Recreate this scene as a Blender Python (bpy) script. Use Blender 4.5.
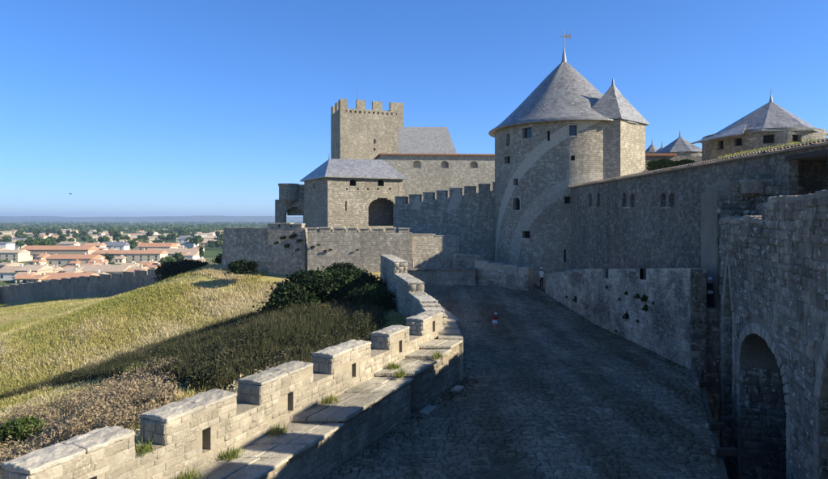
import bpy, math, random
import numpy as np
from mathutils import Vector, Matrix

for o in list(bpy.data.objects): bpy.data.objects.remove(o)
SC = bpy.context.scene
COL = SC.collection
R = random.Random(7)

# ------------------------------------------------------------ camera, sky, sun
EYE = 7.0
cam_d = bpy.data.cameras.new('camera'); cam = bpy.data.objects.new('camera', cam_d); COL.objects.link(cam)
cam.location = (0, 0, EYE); cam.rotation_euler = (math.radians(90), 0, 0)
cam_d.sensor_width = 36; cam_d.lens = 600 / 828 * 36; cam_d.shift_y = -19.5 / 828
cam_d.clip_start = 0.1; cam_d.clip_end = 60000
SC.camera = cam

SUN = Vector((1, -0.20, 0.53)).normalized()
world = bpy.data.worlds.new('World'); SC.world = world; world.use_nodes = True
wn = world.node_tree.nodes; wl = world.node_tree.links
sky = wn.new('ShaderNodeTexSky'); sky.sky_type = 'NISHITA'; sky.sun_disc = False
sky.sun_elevation = math.asin(SUN.z); sky.sun_rotation = math.atan2(SUN.x, SUN.y)
sky.altitude = 5000; sky.air_density = 1.0; sky.dust_density = 0.0; sky.ozone_density = 3.0
bg = wn['Background']; bg.inputs['Strength'].default_value = 0.15
hsv = wn.new('ShaderNodeHueSaturation'); hsv.inputs['Saturation'].default_value = 1.2; hsv.inputs['Hue'].default_value = 0.505
wl.new(sky.outputs[0], hsv.inputs['Color']); 
bw = wn.new('ShaderNodeRGBToBW'); wl.new(hsv.outputs[0], bw.inputs[0])          # soft shoulder on the sky's own brightness
sh = wn.new('ShaderNodeMath'); sh.operation = 'MULTIPLY_ADD'; wl.new(bw.outputs[0], sh.inputs[0]); sh.inputs[1].default_value = .19; sh.inputs[2].default_value = 1
iv = wn.new('ShaderNodeMath'); iv.operation = 'DIVIDE'; iv.inputs[0].default_value = 1; wl.new(sh.outputs[0], iv.inputs[1])
sc_ = wn.new('ShaderNodeVectorMath'); sc_.operation = 'SCALE'; wl.new(hsv.outputs[0], sc_.inputs[0]); wl.new(iv.outputs[0], sc_.inputs['Scale'])
wl.new(sc_.outputs[0], bg.inputs['Color'])
sd = bpy.data.lights.new('sun', 'SUN'); sd.energy = 4.8; sd.angle = math.radians(0.5); sd.color = (1.0, 0.91, 0.75)
so = bpy.data.objects.new('sun', sd); COL.objects.link(so)
so.rotation_euler = (-SUN).to_track_quat('-Z', 'Y').to_euler(); so.location = (60, -20, 60)
SC.view_settings.view_transform = 'Standard'; SC.view_settings.look = 'None'
SC.view_settings.gamma = 1; SC.view_settings.exposure = 1.08
SC.view_settings.use_curve_mapping = False

# ------------------------------------------------------------ helpers
def P(px, py, d):
    return Vector(((px - 414) / 600 * d, d, EYE - (py - 220) / 600 * d))

def root_loc(o):
    v = Vector((0, 0, 0))
    while o is not None:
        v += o.location; o = o.parent
    return v

def props(o, label=None, cat=None, group=None, kind=None):
    if label: o['label'] = label
    if cat: o['category'] = cat
    if group: o['group'] = group
    if kind: o['kind'] = kind
    return o

def thing(name, loc, label, cat, group=None):
    o = bpy.data.objects.new(name, None); COL.objects.link(o)
    o.location = loc; o.empty_display_size = 0.3
    return props(o, label, cat, group)

def link(o, parent=None):
    COL.objects.link(o)
    if parent is not None: o.parent = parent
    return o

class MB:
    def __init__(s): s.v = []; s.f = []; s.m = []
    def add(s, pts, faces, m=0):
        b = len(s.v); s.v += [tuple(p) for p in pts]
        for f in faces: s.f.append([b + i for i in f]); s.m.append(m)
    def hexa(s, p, m=0):   # p: bottom 4 ccw, top 4 ccw
        s.add(p, [(3, 2, 1, 0), (4, 5, 6, 7), (0, 1, 5, 4), (1, 2, 6, 5), (2, 3, 7, 6), (3, 0, 4, 7)], m)
    def box(s, a, b, m=0):
        x0, y0, z0 = a; x1, y1, z1 = b
        s.hexa([(x0, y0, z0), (x1, y0, z0), (x1, y1, z0), (x0, y1, z0), (x0, y0, z1), (x1, y0, z1), (x1, y1, z1), (x0, y1, z1)], m)
    def prism(s, poly, z0, z1, m=0):
        n = len(poly)
        pts = [(x, y, z0) for x, y in poly] + [(x, y, z1) for x, y in poly]
        s.add(pts, [list(range(n))[::-1], list(range(n, 2 * n))] + [(i, (i + 1) % n, n + (i + 1) % n, n + i) for i in range(n)], m)
    def tube(s, p0, p1, r0, r1, n=8, m=0):
        p0 = Vector(p0); p1 = Vector(p1); a = (p1 - p0).normalized()
        q = a.orthogonal().normalized(); w = a.cross(q); pts = []
        for p, r in ((p0, r0), (p1, r1)):
            for i in range(n):
                t = 2 * math.pi * i / n; pts.append(p + (q * math.cos(t) + w * math.sin(t)) * r)
        s.add(pts, [list(range(n))[::-1], list(range(n, 2 * n))] + [(i, (i + 1) % n, n + (i + 1) % n, n + i) for i in range(n)], m)
    def lathe(s, c, prof, n=32, m=0):
        b = len(s.v)
        for r, z in prof:
            for i in range(n):
                t = 2 * math.pi * i / n; s.v.append((c[0] + r * math.cos(t), c[1] + r * math.sin(t), c[2] + z))
        for j in range(len(prof) - 1):
            for i in range(n):
                s.f.append([b + j * n + i, b + j * n + (i + 1) % n, b + (j + 1) * n + (i + 1) % n, b + (j + 1) * n + i]); s.m.append(m)
    def build(s, name, mats, parent=None, smooth=False, kind=None, label=None):
        me = bpy.data.meshes.new(name)
        o0 = root_loc(parent) if parent is not None else Vector((0, 0, 0))
        me.from_pydata([(x - o0.x, y - o0.y, z - o0.z) for x, y, z in s.v], [], s.f)
        if not isinstance(mats, (list, tuple)): mats = [mats]
        for mt in mats: me.materials.append(mt)
        me.polygons.foreach_set('material_index', s.m)
        if smooth: me.polygons.foreach_set('use_smooth', [True] * len(me.polygons))
        me.update()
        o = bpy.data.objects.new(name, me); link(o, parent)
        return props(o, label=label, kind=kind)

def np_mesh(name, V, F, mats, parent=None, kind=None, midx=None, smooth=False):
    """V (n,3) array, F (m,k) array of equal-size faces"""
    me = bpy.data.meshes.new(name)
    V = np.asarray(V, dtype=np.float32)
    if parent is not None:
        V = V - np.array(root_loc(parent), dtype=np.float32)
    F = np.asarray(F, dtype=np.int32); m, k = F.shape
    me.vertices.add(len(V)); me.vertices.foreach_set('co', V.ravel())
    me.loops.add(m * k); me.loops.foreach_set('vertex_index', F.ravel())
    me.polygons.add(m); me.polygons.foreach_set('loop_start', np.arange(0, m * k, k, dtype=np.int32))
    if not isinstance(mats, (list, tuple)): mats = [mats]
    for mt in mats: me.materials.append(mt)
    if midx is not None: me.polygons.foreach_set('material_index', np.asarray(midx, dtype=np.int32))
    if smooth: me.polygons.foreach_set('use_smooth', np.ones(m, dtype=bool))
    me.update(calc_edges=True)
    o = bpy.data.objects.new(name, me); link(o, parent)
    return props(o, kind=kind)

# ------------------------------------------------------------ materials
class NT:
    def __init__(s, name):
        s.mat = bpy.data.materials.new(name); s.mat.use_nodes = True
        s.n = s.mat.node_tree.nodes; s.l = s.mat.node_tree.links
        s.bsdf = s.n['Principled BSDF']; s.out = s.n['Material Output']
    def node(s, t, **kw):
        x = s.n.new(t)
        for k, v in kw.items(): setattr(x, k, v)
        return x
    def put(s, a, b):
        if isinstance(a, (int, float)): b.default_value = a
        elif isinstance(a, tuple): b.default_value = a if len(a) == len(b.default_value) else a + (1,)
        else: s.l.new(a, b)
    def math(s, op, a, b=0.0, c=None, clamp=False):
        x = s.node('ShaderNodeMath', operation=op, use_clamp=clamp); s.put(a, x.inputs[0]); s.put(b, x.inputs[1])
        if c is not None: s.put(c, x.inputs[2])
        return x.outputs[0]
    def noise(s, vec, scale, detail=4, rough=0.6, dim='3D'):
        x = s.node('ShaderNodeTexNoise'); x.inputs['Scale'].default_value = scale
        x.inputs['Detail'].default_value = detail; x.inputs['Roughness'].default_value = rough
        if vec is not None: s.l.new(vec, x.inputs['Vector'])
        return x.outputs['Fac']
    def ramp(s, fac, p0, p1, c0=(0, 0, 0, 1), c1=(1, 1, 1, 1)):
        x = s.node('ShaderNodeValToRGB'); x.color_ramp.elements[0].position = p0; x.color_ramp.elements[1].position = p1
        x.color_ramp.elements[0].color = c0; x.color_ramp.elements[1].color = c1; s.l.new(fac, x.inputs[0])
        return x.outputs[0]
    def mix(s, fac, a, b, mode='MIX'):
        x = s.node('ShaderNodeMix', data_type='RGBA', blend_type=mode)
        s.put(fac, x.inputs[0]); s.put(a, x.inputs[6]); s.put(b, x.inputs[7]); return x.outputs[2]
    def pos(s): return s.node('ShaderNodeNewGeometry').outputs['Position']
    def rnd(s):
        g = s.node('ShaderNodeNewGeometry').outputs['Random Per Island']; o = s.node('ShaderNodeObjectInfo').outputs['Random']
        return s.math('FRACT', s.math('MULTIPLY_ADD', g, 7.13, s.math('MULTIPLY', o, 13.7)))
    def bump(s, h, strength, dist):
        b = s.node('ShaderNodeBump'); b.inputs['Strength'].default_value = strength; b.inputs['Distance'].default_value = dist
        s.l.new(h, b.inputs['Height']); s.l.new(b.outputs[0], s.bsdf.inputs['Normal'])
    def done(s, col, rough=0.9, spec=0.2):
        s.put(col, s.bsdf.inputs['Base Color']); s.put(rough, s.bsdf.inputs['Roughness'])
        s.bsdf.inputs['Specular IOR Level'].default_value = spec
        return s.mat

def C(r, g, b): return (r, g, b, 1)

def plain(name, col, rough=0.8, spec=0.2, var=0.25, scale=3.0):
    t = NT(name); p = t.pos()
    f = t.noise(p, scale, 5)
    c = t.mix(f, tuple(x * (1 - var) for x in col), tuple(min(1, x * (1 + var)) for x in col))
    return t.done(c, rough, spec)

def stone_mat(name, c0, c1, crust=0.3, lichen=0.15, moss=0.0, bumpd=0.02, rv=0.5, fine=9.0, stain=0.0, spks=2.0, lich_col=C(.58, .53, .44), track=False):
    """weathered single stones: colour per piece, black crust, pale lichen"""
    t = NT(name); p = t.pos(); r = t.rnd()
    col = t.mix(r, c0, c1)
    big = t.noise(p, 0.35, 5, .65)
    mid = t.noise(p, 2.2, 6, .7)
    fin = t.noise(p, fine, 6, .75)
    spk = t.noise(p, fine * spks, 4, .7)
    col = t.mix(t.math('MULTIPLY', t.ramp(mid, .35, .65), .65), col, tuple(x * .62 for x in c0[:3]) + (1,))
    col = t.mix(t.math('MULTIPLY', t.ramp(fin, .48, .68), .45), col, tuple(min(1, x * 1.35) for x in c1[:3]) + (1,))
    if crust: col = t.mix(t.math('MULTIPLY', t.math('MULTIPLY', t.ramp(big, .42, .6), t.ramp(fin, .3, .62)), crust * 1.6, clamp=True), col, C(.035, .034, .034))
    if lichen: col = t.mix(t.math('MULTIPLY', t.math('MULTIPLY', t.ramp(spk, .55, .63), t.ramp(mid, .42, .62)), lichen * 2.2, clamp=True), col, lich_col)
    if moss: col = t.mix(t.math('MULTIPLY', t.ramp(t.noise(p, .8, 5, .7), .5, .66), moss), col, C(.05, .065, .02))
    if track:   # dirt and worn streaks along the way
        mp = t.node('ShaderNodeMapping'); mp.inputs['Scale'].default_value = (.55, .07, .3); mp.inputs['Rotation'].default_value = (0, 0, .2); t.l.new(p, mp.inputs['Vector'])
        col = t.mix(t.ramp(t.noise(mp.outputs[0], 1.0, 5, .6), .38, .62), t.mix(1.0, col, C(.55, .52, .46), 'MULTIPLY'), col)
    t.bump(t.math('ADD', fin, t.math('MULTIPLY', mid, 1.5)), .9, bumpd)
    return t.done(col, .92, .15)

def masonry_mat(name, c0, c1, mortar, mode, bw=.5, bh=.24, crust=.3, lichen=.1, band=None, bumpd=.05, warp=.10, mort=.02, band_col=None):
    """far masonry: coursed stones in the plane of the wall. mode ('dir', dx, dy) or ('cyl', cx, cy, R)"""
    t = NT(name); p = t.pos()
    sep = t.node('ShaderNodeSeparateXYZ'); t.l.new(p, sep.inputs[0])
    if mode[0] == 'dir':
        u = t.math('ADD', t.math('MULTIPLY', sep.outputs[0], mode[1]), t.math('MULTIPLY', sep.outputs[1], mode[2]))
    else:
        u = t.math('MULTIPLY', t.math('ARCTAN2', t.math('SUBTRACT', sep.outputs[0], mode[1]), t.math('SUBTRACT', mode[2], sep.outputs[1])), mode[3])
    z = sep.outputs[2]
    w1 = t.node('ShaderNodeTexNoise'); w1.inputs['Scale'].default_value = 1.1; w1.inputs['Detail'].default_value = 3; t.l.new(p, w1.inputs['Vector'])
    sp = t.node('ShaderNodeSeparateColor'); t.l.new(w1.outputs['Color'], sp.inputs[0])
    uu = t.math('ADD', u, t.math('MULTIPLY', t.math('SUBTRACT', sp.outputs[0], .5), warp * 4))
    zz = t.math('ADD', z, t.math('MULTIPLY', t.math('SUBTRACT', sp.outputs[1], .5), warp * 2))
    cb = t.node('ShaderNodeCombineXYZ'); t.l.new(uu, cb.inputs[0]); t.l.new(zz, cb.inputs[1])
    br = t.node('ShaderNodeTexBrick'); t.l.new(cb.outputs[0], br.inputs['Vector'])
    br.inputs['Scale'].default_value = 1; br.inputs['Brick Width'].default_value = bw; br.inputs['Row Height'].default_value = bh
    br.inputs['Mortar Size'].default_value = mort; br.inputs['Mortar Smooth'].default_value = .4; br.inputs['Bias'].default_value = 0
    br.inputs['Color1'].default_value = c0; br.inputs['Color2'].default_value = c1; br.inputs['Mortar'].default_value = mortar
    br.squash = .7; br.squash_frequency = 3; br.offset_frequency = 2
    col = br.outputs['Color']
    big = t.noise(p, .13, 5, .65); mid = t.noise(p, .7, 6, .75); fin = t.noise(p, 2.6, 7, .85)
    col = t.mix(t.math('MULTIPLY', t.ramp(t.noise(p, .3, 5, .7), .5, .66), .5), col, tuple(min(1, x * 1.25) for x in c1[:3]) + (1,))
    col = t.mix(t.math('MULTIPLY', t.ramp(mid, .35, .72), .55), col, tuple(x * .55 for x in c0[:3]) + (1,))
    col = t.mix(t.math('MULTIPLY', t.ramp(fin, .5, .62), .75), col, tuple(min(1, x * 1.3) for x in c1[:3]) + (1,))
    col = t.mix(t.math('MULTIPLY', t.ramp(fin, .49, .38), .7), col, tuple(x * .5 for x in c0[:3]) + (1,))
    if crust:
        st = t.node('ShaderNodeCombineXYZ'); t.l.new(t.math('MULTIPLY', u, 1.2), st.inputs[0]); t.l.new(t.math('MULTIPLY', z, .12), st.inputs[1])
        streak = t.noise(st.outputs[0], 1.0, 4, .6)
        col = t.mix(t.math('MULTIPLY', t.math('MULTIPLY', t.ramp(t.math('ADD', t.math('MULTIPLY', big, .6), t.math('MULTIPLY', streak, .4)), .44, .58), t.ramp(fin, .3, .6)), crust * 1.5, clamp=True), col, C(.04, .04, .04))
    if lichen:
        spk = t.noise(p, 9, 3, .6)
        col = t.mix(t.math('MULTIPLY', t.math('MULTIPLY', t.ramp(spk, .56, .62), t.ramp(mid, .4, .6)), lichen * 2.5, clamp=True), col, C(.5, .49, .45))
    if band:   # pale traces left on the stone where a painted circle once ran
        fac = None
        for bnd in band:
            if bnd[0] == 'ring':
                _, cu, cz, r0, hw, amt = bnd
                du = t.math('SUBTRACT', u, cu); dz = t.math('SUBTRACT', z, cz)
                rr = t.math('SQRT', t.math('ADD', t.math('MULTIPLY', du, du), t.math('MULTIPLY', dz, dz)))
                ff = t.math('LESS_THAN', t.math('ABSOLUTE', t.math('SUBTRACT', rr, r0)), hw)
            else:
                _, u0, z0, sl, hw, zmin, amt = bnd
                cc = t.math('ADD', t.math('MULTIPLY', t.math('SUBTRACT', z, z0), sl), u0)
                ff = t.math('MULTIPLY', t.math('LESS_THAN', t.math('ABSOLUTE', t.math('SUBTRACT', u, cc)), hw), t.math('GREATER_THAN', z, zmin))
            ff = t.math('MULTIPLY', ff, amt)
            fac = ff if fac is None else t.math('MAXIMUM', fac, ff)
        col = t.mix(fac, col, band_col or C(.60, .55, .44))
    h = t.math('ADD', t.math('MULTIPLY', t.math('SUBTRACT', 1.0, br.outputs['Fac']), 1.0), t.math('ADD', t.math('MULTIPLY', fin, 2.0), mid))
    t.bump(h, 1.0, bumpd)
    return t.done(col, .93, .15)

def slate_mat(name, mode, c0=C(.135, .13, .12), c1=C(.30, .29, .272), rough=.34):
    t = NT(name); p = t.pos(); sep = t.node('ShaderNodeSeparateXYZ'); t.l.new(p, sep.inputs[0])
    if mode[0] == 'dir': u = t.math('ADD', t.math('MULTIPLY', sep.outputs[0], mode[1]), t.math('MULTIPLY', sep.outputs[1], mode[2]))
    else: u = t.math('MULTIPLY', t.math('ARCTAN2', t.math('SUBTRACT', sep.outputs[0], mode[1]), t.math('SUBTRACT', mode[2], sep.outputs[1])), mode[3])
    cb = t.node('ShaderNodeCombineXYZ'); t.l.new(u, cb.inputs[0]); t.l.new(sep.outputs[2], cb.inputs[1])
    br = t.node('ShaderNodeTexBrick'); t.l.new(cb.outputs[0], br.inputs['Vector'])
    br.inputs['Scale'].default_value = 1; br.inputs['Brick Width'].default_value = .32; br.inputs['Row Height'].default_value = .2
    br.inputs['Mortar Size'].default_value = .012; br.inputs['Color1'].default_value = c0; br.inputs['Color2'].default_value = c1
    br.inputs['Mortar'].default_value = C(.05, .055, .06)
    n = t.noise(p, .7, 5, .7)
    col = t.mix(t.math('MULTIPLY', t.ramp(n, .4, .65), .5), br.outputs['Color'], C(.24, .24, .22))
    t.bump(t.math('ADD', t.math('SUBTRACT', 1.0, br.outputs['Fac']), t.noise(p, 6, 3)), .8, .03)
    t.put(t.math('MULTIPLY_ADD', t.noise(p, 3, 3), .3, rough - .12), t.bsdf.inputs['Roughness'])
    t.put(col, t.bsdf.inputs['Base Color']); t.bsdf.inputs['Specular IOR Level'].default_value = .55
    return t.mat

def leaf_mat(name, c0, c1, c2=None, trans=.3, rough=.7):
    t = NT(name); r = t.rnd(); p = t.pos()
    col = t.mix(r, c0, c1)
    col = t.mix(t.ramp(t.noise(p, .22, 4, .6), .42, .62), col, c2 or tuple(x * .6 for x in c0[:3]) + (1,))
    t.put(col, t.bsdf.inputs['Base Color']); t.bsdf.inputs['Roughness'].default_value = rough
    t.bsdf.inputs['Specular IOR Level'].default_value = .15
    if trans:
        tr = t.node('ShaderNodeBsdfTranslucent'); t.l.new(col, tr.inputs[0])
        mx = t.node('ShaderNodeMixShader'); mx.inputs[0].default_value = trans
        t.l.new(t.bsdf.outputs[0], mx.inputs[1]); t.l.new(tr.outputs[0], mx.inputs[2]); t.l.new(mx.outputs[0], t.out.inputs[0])
    return t.mat

M = {}
M['warm'] = stone_mat('stone_warm', C(.32, .275, .195), C(.53, .47, .36), crust=.38, lichen=.28, bumpd=.035)
M['warm_cap'] = stone_mat('stone_cap', C(.42, .385, .305), C(.54, .495, .405), crust=.34, lichen=.3, bumpd=.03)
M['mortar'] = stone_mat('mortar_warm', C(.37, .32, .23), C(.37, .32, .23), crust=.15, lichen=.1, bumpd=.035)
M['slab'] = stone_mat('stone_slab', C(.37, .33, .25), C(.48, .435, .34), crust=.35, lichen=.3, moss=.35)
M['grey'] = stone_mat('stone_grey', C(.40, .34, .25), C(.68, .59, .45), crust=.7, lichen=.5, moss=.15, bumpd=.05, fine=6, spks=1.0)
M['greymortar'] = stone_mat('mortar_grey', C(.50, .43, .32), C(.50, .43, .32), crust=.3, lichen=.2)
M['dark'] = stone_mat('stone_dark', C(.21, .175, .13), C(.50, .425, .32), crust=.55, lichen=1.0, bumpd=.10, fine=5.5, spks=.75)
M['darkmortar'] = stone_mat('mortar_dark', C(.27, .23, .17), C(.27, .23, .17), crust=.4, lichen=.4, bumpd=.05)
M['vous'] = stone_mat('stone_voussoir', C(.30, .255, .19), C(.52, .45, .34), crust=.4, lichen=.5, bumpd=.05)
M['sett'] = stone_mat('stone_sett', C(.25, .20, .135), C(.48, .39, .27), crust=.3, lichen=.14, moss=.2, lich_col=C(.42, .38, .3), track=True)
M['roadbed'] = stone_mat('road_earth', C(.15, .125, .09), C(.15, .125, .09), crust=.3, lichen=.1, moss=.6)
M['walkface'] = stone_mat('stone_walk_face', C(.24, .20, .14), C(.42, .36, .26), crust=.4, lichen=.2, bumpd=.04)
M['rock'] = stone_mat('rock', C(.16, .155, .14), C(.2, .195, .18), crust=.5, lichen=.3, moss=.3)
M['black'] = plain('dark_opening', (.012, .012, .014), .9, .1)  # near-black panels stand in for the unlit rooms behind openings
M['glass'] = plain('dark_glass', (.03, .04, .06), .15, .5)
M['wood'] = plain('old_wood', (.055, .045, .035), .8, .2, .4, 6)
M['metal'] = plain('dark_metal', (.09, .10, .12), .5, .5)
M['lead'] = plain('lead', (.22, .24, .27), .5, .4)
M['tile'] = stone_mat('roof_tile', C(.34, .26, .19), C(.52, .43, .33), crust=.3, lichen=.3, fine=12)
M['tile_red'] = stone_mat('red_tile', C(.30, .14, .08), C(.42, .22, .13), crust=.1, lichen=.1, fine=4)
M['bush'] = leaf_mat('bush_leaf', C(.014, .028, .009), C(.034, .058, .016), trans=.15)
M['bush2'] = leaf_mat('bush_leaf_light', C(.08, .12, .03), C(.15, .19, .05), trans=.35)
M['ivy'] = leaf_mat('wall_plant_leaf', C(.03, .06, .015), C(.07, .11, .03), trans=.25)
M['tree'] = leaf_mat('tree_leaf', C(.07, .11, .03), C(.12, .17, .05), C(.055, .095, .025), trans=.3)
M['tree2'] = leaf_mat('tree_leaf_dark', C(.045, .075, .028), C(.09, .13, .045), C(.04, .07, .025), trans=.25)
M['grass'] = leaf_mat('dry_grass', C(.54, .44, .19), C(.46, .40, .15), C(.40, .37, .12), trans=.4)
M['grass_green'] = leaf_mat('green_grass', C(.25, .29, .065), C(.42, .38, .12), C(.38, .35, .10), trans=.4)
M['straw'] = leaf_mat('straw', C(.58, .49, .29), C(.66, .57, .36), C(.52, .45, .24), trans=.4)
M['grass_shade'] = leaf_mat('shade_coarse_grass', C(.045, .045, .022), C(.12, .11, .055), C(.05, .055, .024), trans=.15)  # grass darkened to imitate the shadow band on the slope
M['weed'] = leaf_mat('weed', C(.22, .22, .06), C(.36, .33, .12), C(.14, .18, .04), trans=.35)
M['scrub'] = leaf_mat('brown_scrub', C(.23, .175, .105), C(.42, .335, .21), C(.31, .24, .145), trans=.3)
M['scrub_ever'] = leaf_mat('evergreen_scrub', C(.020, .026, .012), C(.05, .058, .026), C(.03, .036, .016), trans=.1)  # scrub darkened to stand in for the cast shadow on the slope
M['scrub_shade'] = leaf_mat('shade_toned_scrub', C(.045, .042, .024), C(.09, .085, .045), C(.035, .04, .018), trans=.1)  # darker scrub colour imitating shade behind the parapet

WORN = bpy.data.textures.new('worn', 'CLOUDS'); WORN.noise_scale = .22; WORN.noise_depth = 3
def worn(o, lv=4, st=.05, bev=.03):
    bv = o.modifiers.new('b', 'BEVEL'); bv.width = bev; bv.segments = 2
    sb = o.modifiers.new('s', 'SUBSURF'); sb.subdivision_type = 'SIMPLE'; sb.levels = lv; sb.render_levels = lv
    dm = o.modifiers.new('d', 'DISPLACE'); dm.texture = WORN; dm.texture_coords = 'GLOBAL'; dm.strength = st; dm.mid_level = .5
    return o
# ------------------------------------------------------------ stones as pieces
def unit_stone(rng, inset=(.05, .11), tilt=.12):
    ix = rng.uniform(*inset); iz = rng.uniform(*inset) * 1.6
    j = lambda a: rng.uniform(-a, a)
    v = [(-.5, 0, -.5), (.5, 0, -.5), (.5, 0, .5), (-.5, 0, .5)]
    v += [(x + j(.045), -.6, z + j(.08)) for x, _, z in v[:4]]
    v += [(x * (1 - 2 * ix) + j(.05), -1 + j(tilt * 1.6), z * (1 - 2 * iz) + j(.07)) for x, _, z in v[:4]]
    f = [(0, 1, 5, 4), (1, 2, 6, 5), (2, 3, 7, 6), (3, 0, 4, 7), (4, 5, 9, 8), (5, 6, 10, 9), (6, 7, 11, 10), (7, 4, 8, 11), (8, 9, 10, 11)]
    return v, f
_rs = random.Random(3)
UNITS = [unit_stone(_rs) for _ in range(10)]
UV = np.array([u[0] for u in UNITS]); UF = np.array(UNITS[0][1])
_unit_me = {}
def unit_mesh(k, mat):
    key = (k, mat.name)
    if key not in _unit_me:
        me = bpy.data.meshes.new('stone'); me.from_pydata([tuple(x) for x in UV[k]], [], [tuple(x) for x in UF]); me.materials.append(mat); me.update()
        _unit_me[key] = me
    return _unit_me[key]

def frame_mat(c, ux, ny, vz):
    m = np.eye(4); m[:3, 0] = ux; m[:3, 1] = ny; m[:3, 2] = vz; m[:3, 3] = c
    return m

def lay(mats, parent, mat, name='stone', nind=300, minpx=9.5, stuff='stonework'):
    """largest stones in view become parts of their own, the rest one joined part"""
    if not mats: return
    A = np.array(mats); pos = A[:, :3, 3]
    d = np.maximum(pos[:, 1], .5)
    size = np.maximum(np.linalg.norm(A[:, :3, 0], axis=1), np.linalg.norm(A[:, :3, 2], axis=1)) * 600 / d
    px = 414 + pos[:, 0] / d * 600; py = 220 + (EYE - pos[:, 2]) / d * 600
    vis = (px > -5) & (px < 833) & (py > -5) & (py < 484)
    size = np.where(vis, size, 0)
    order = np.argsort(-size); ind = [i for i in order[:nind] if size[i] >= minpx]
    rest = np.ones(len(A), bool); rest[ind] = False
    o0 = root_loc(parent)
    rr = random.Random(len(mats))
    for i in ind:
        ob = bpy.data.objects.new(name, unit_mesh(rr.randrange(10), mat)); link(ob, parent)
        m = Matrix(A[i].tolist()); m.translation -= o0; ob.matrix_local = m
    B = A[rest]
    if len(B):
        k = np.random.RandomState(len(B)).randint(0, 10, len(B))
        vv = UV[k]; vv = np.einsum('nij,nkj->nki', B[:, :3, :3], vv) + B[:, None, :3, 3]
        ff = (UF[None] + (np.arange(len(B)) * 12)[:, None, None]).reshape(-1, 4)
        np_mesh(stuff, vv.reshape(-1, 3), ff, mat, parent, kind='stuff')

def courses(O, u, n, W, H, ch=(.2, .32), bl=(.3, .65), ok=None, seed=1, gap=.014, dep=(.025, .05), v=(0, 0, 1), top=None):
    """coursed stones over a flat face: O lower corner, u along, n outward"""
    rng = random.Random(seed); O = np.array(O, float); u = np.array(u, float); n = np.array(n, float); v = np.array(v, float)
    out = []; z = 0.0
    while z < H - .05:
        hb = rng.uniform(*ch) * rng.choice((1.0, 1.7, 2.0, 2.3))
        if z + hb > H - .12: hb = H - z
        s = -rng.uniform(0, .5)
        while s < W:
            sl = rng.uniform(.7, 2.0); s1 = min(W, s + sl)
            rows = max(1, int(round(hb / rng.uniform(*ch)))); cuts = [0] + sorted((i + rng.uniform(-.18, .18)) / rows for i in range(1, rows)) + [1]
            for r0, r1 in zip(cuts[:-1], cuts[1:]):
                za = z + hb * r0; h = hb * (r1 - r0); q = s
                while q < s1 - .02:
                    l = rng.uniform(*bl) * (1.0 if rng.random() > .12 else 1.4)
                    if s1 - q - l < bl[0] * .5: l = s1 - q
                    a = max(0, q); b = min(W, q + l); q += l
                    if b - a < .07 or rng.random() < .03: continue
                    if top is not None and za + h * .8 > min(top(a), top(b)): continue
                    if ok is not None and not ok(a, b, za, za + h): continue
                    dp = rng.uniform(*dep); tl = rng.uniform(-.03, .03); g = gap * rng.uniform(.6, 1.8)
                    c = O + u * ((a + b) / 2) + v * (za + h / 2) - n * .015
                    out.append(frame_mat(c, (u + v * tl) * (b - a - g), -(n + u * rng.uniform(-.1, .1) + v * rng.uniform(-.1, .1)) * (dp + .015), (v - u * rng.uniform(-.03, .03)) * (h - g)))
            s = s1
        z += hb
    return out

# ------------------------------------------------------------ the ground: hill, plain and far ridge in one sheet
def smax(a, b, k):
    h = np.clip(.5 + .5 * (a - b) / k, 0, 1); return b * (1 - h) + a * h + k * h * (1 - h)
def seg_dist(x, y, a, b):
    ax, ay = a; bx, by = b; vx, vy = bx - ax, by - ay
    t = np.clip(((x - ax) * vx + (y - ay) * vy) / (vx * vx + vy * vy), 0, 1)
    return np.hypot(x - ax - t * vx, y - ay - t * vy)
def wall_x(y):   # outer foot of the parapet
    return np.where(y < 27, -6.3 + .465 * (y - 13), np.where(y < 50, .3 - .17 * (y - 30), -3.1))
def nz(x, y, s):
    return np.sin(x * s * 1.3 + 1.7 * np.sin(y * s * .8)) * np.cos(y * s * 1.1 + 1.3 * np.sin(x * s * .9 + 2))
def ground_z(x, y):
    x = np.asarray(x, float); y = np.asarray(y, float)
    pl = 3.6 + .335 * x; pl = np.minimum(pl, 1.1 + .02 * (x + 7))
    mound = 2.3 - .33 * seg_dist(x, y, (-21, 65), (6, 62))
    z = smax(pl, mound, 2.0)
    t = np.clip((x + 119) / 79, 0, 1)
    floor = -17 + 10.5 * t * np.clip((y - 70) / 50, 0, 1) * np.clip((260 - y) / 100, 0, 1)
    z = smax(z, floor, 3.0)
    z = z + .10 * nz(x, y, .3) + .07 * nz(x + 9, y, .9)
    far = np.clip((np.hypot(x + 40, y - 60) - 120) / 160, 0, 1); far = far * far * (3 - 2 * far)
    z = z * (1 - far) + (-20) * far
    inside = np.clip((x - wall_x(y) - .35) / .4, 0, 1) * (y < 60)
    z = z * (1 - inside) + (-5.2) * inside
    return z

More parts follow.
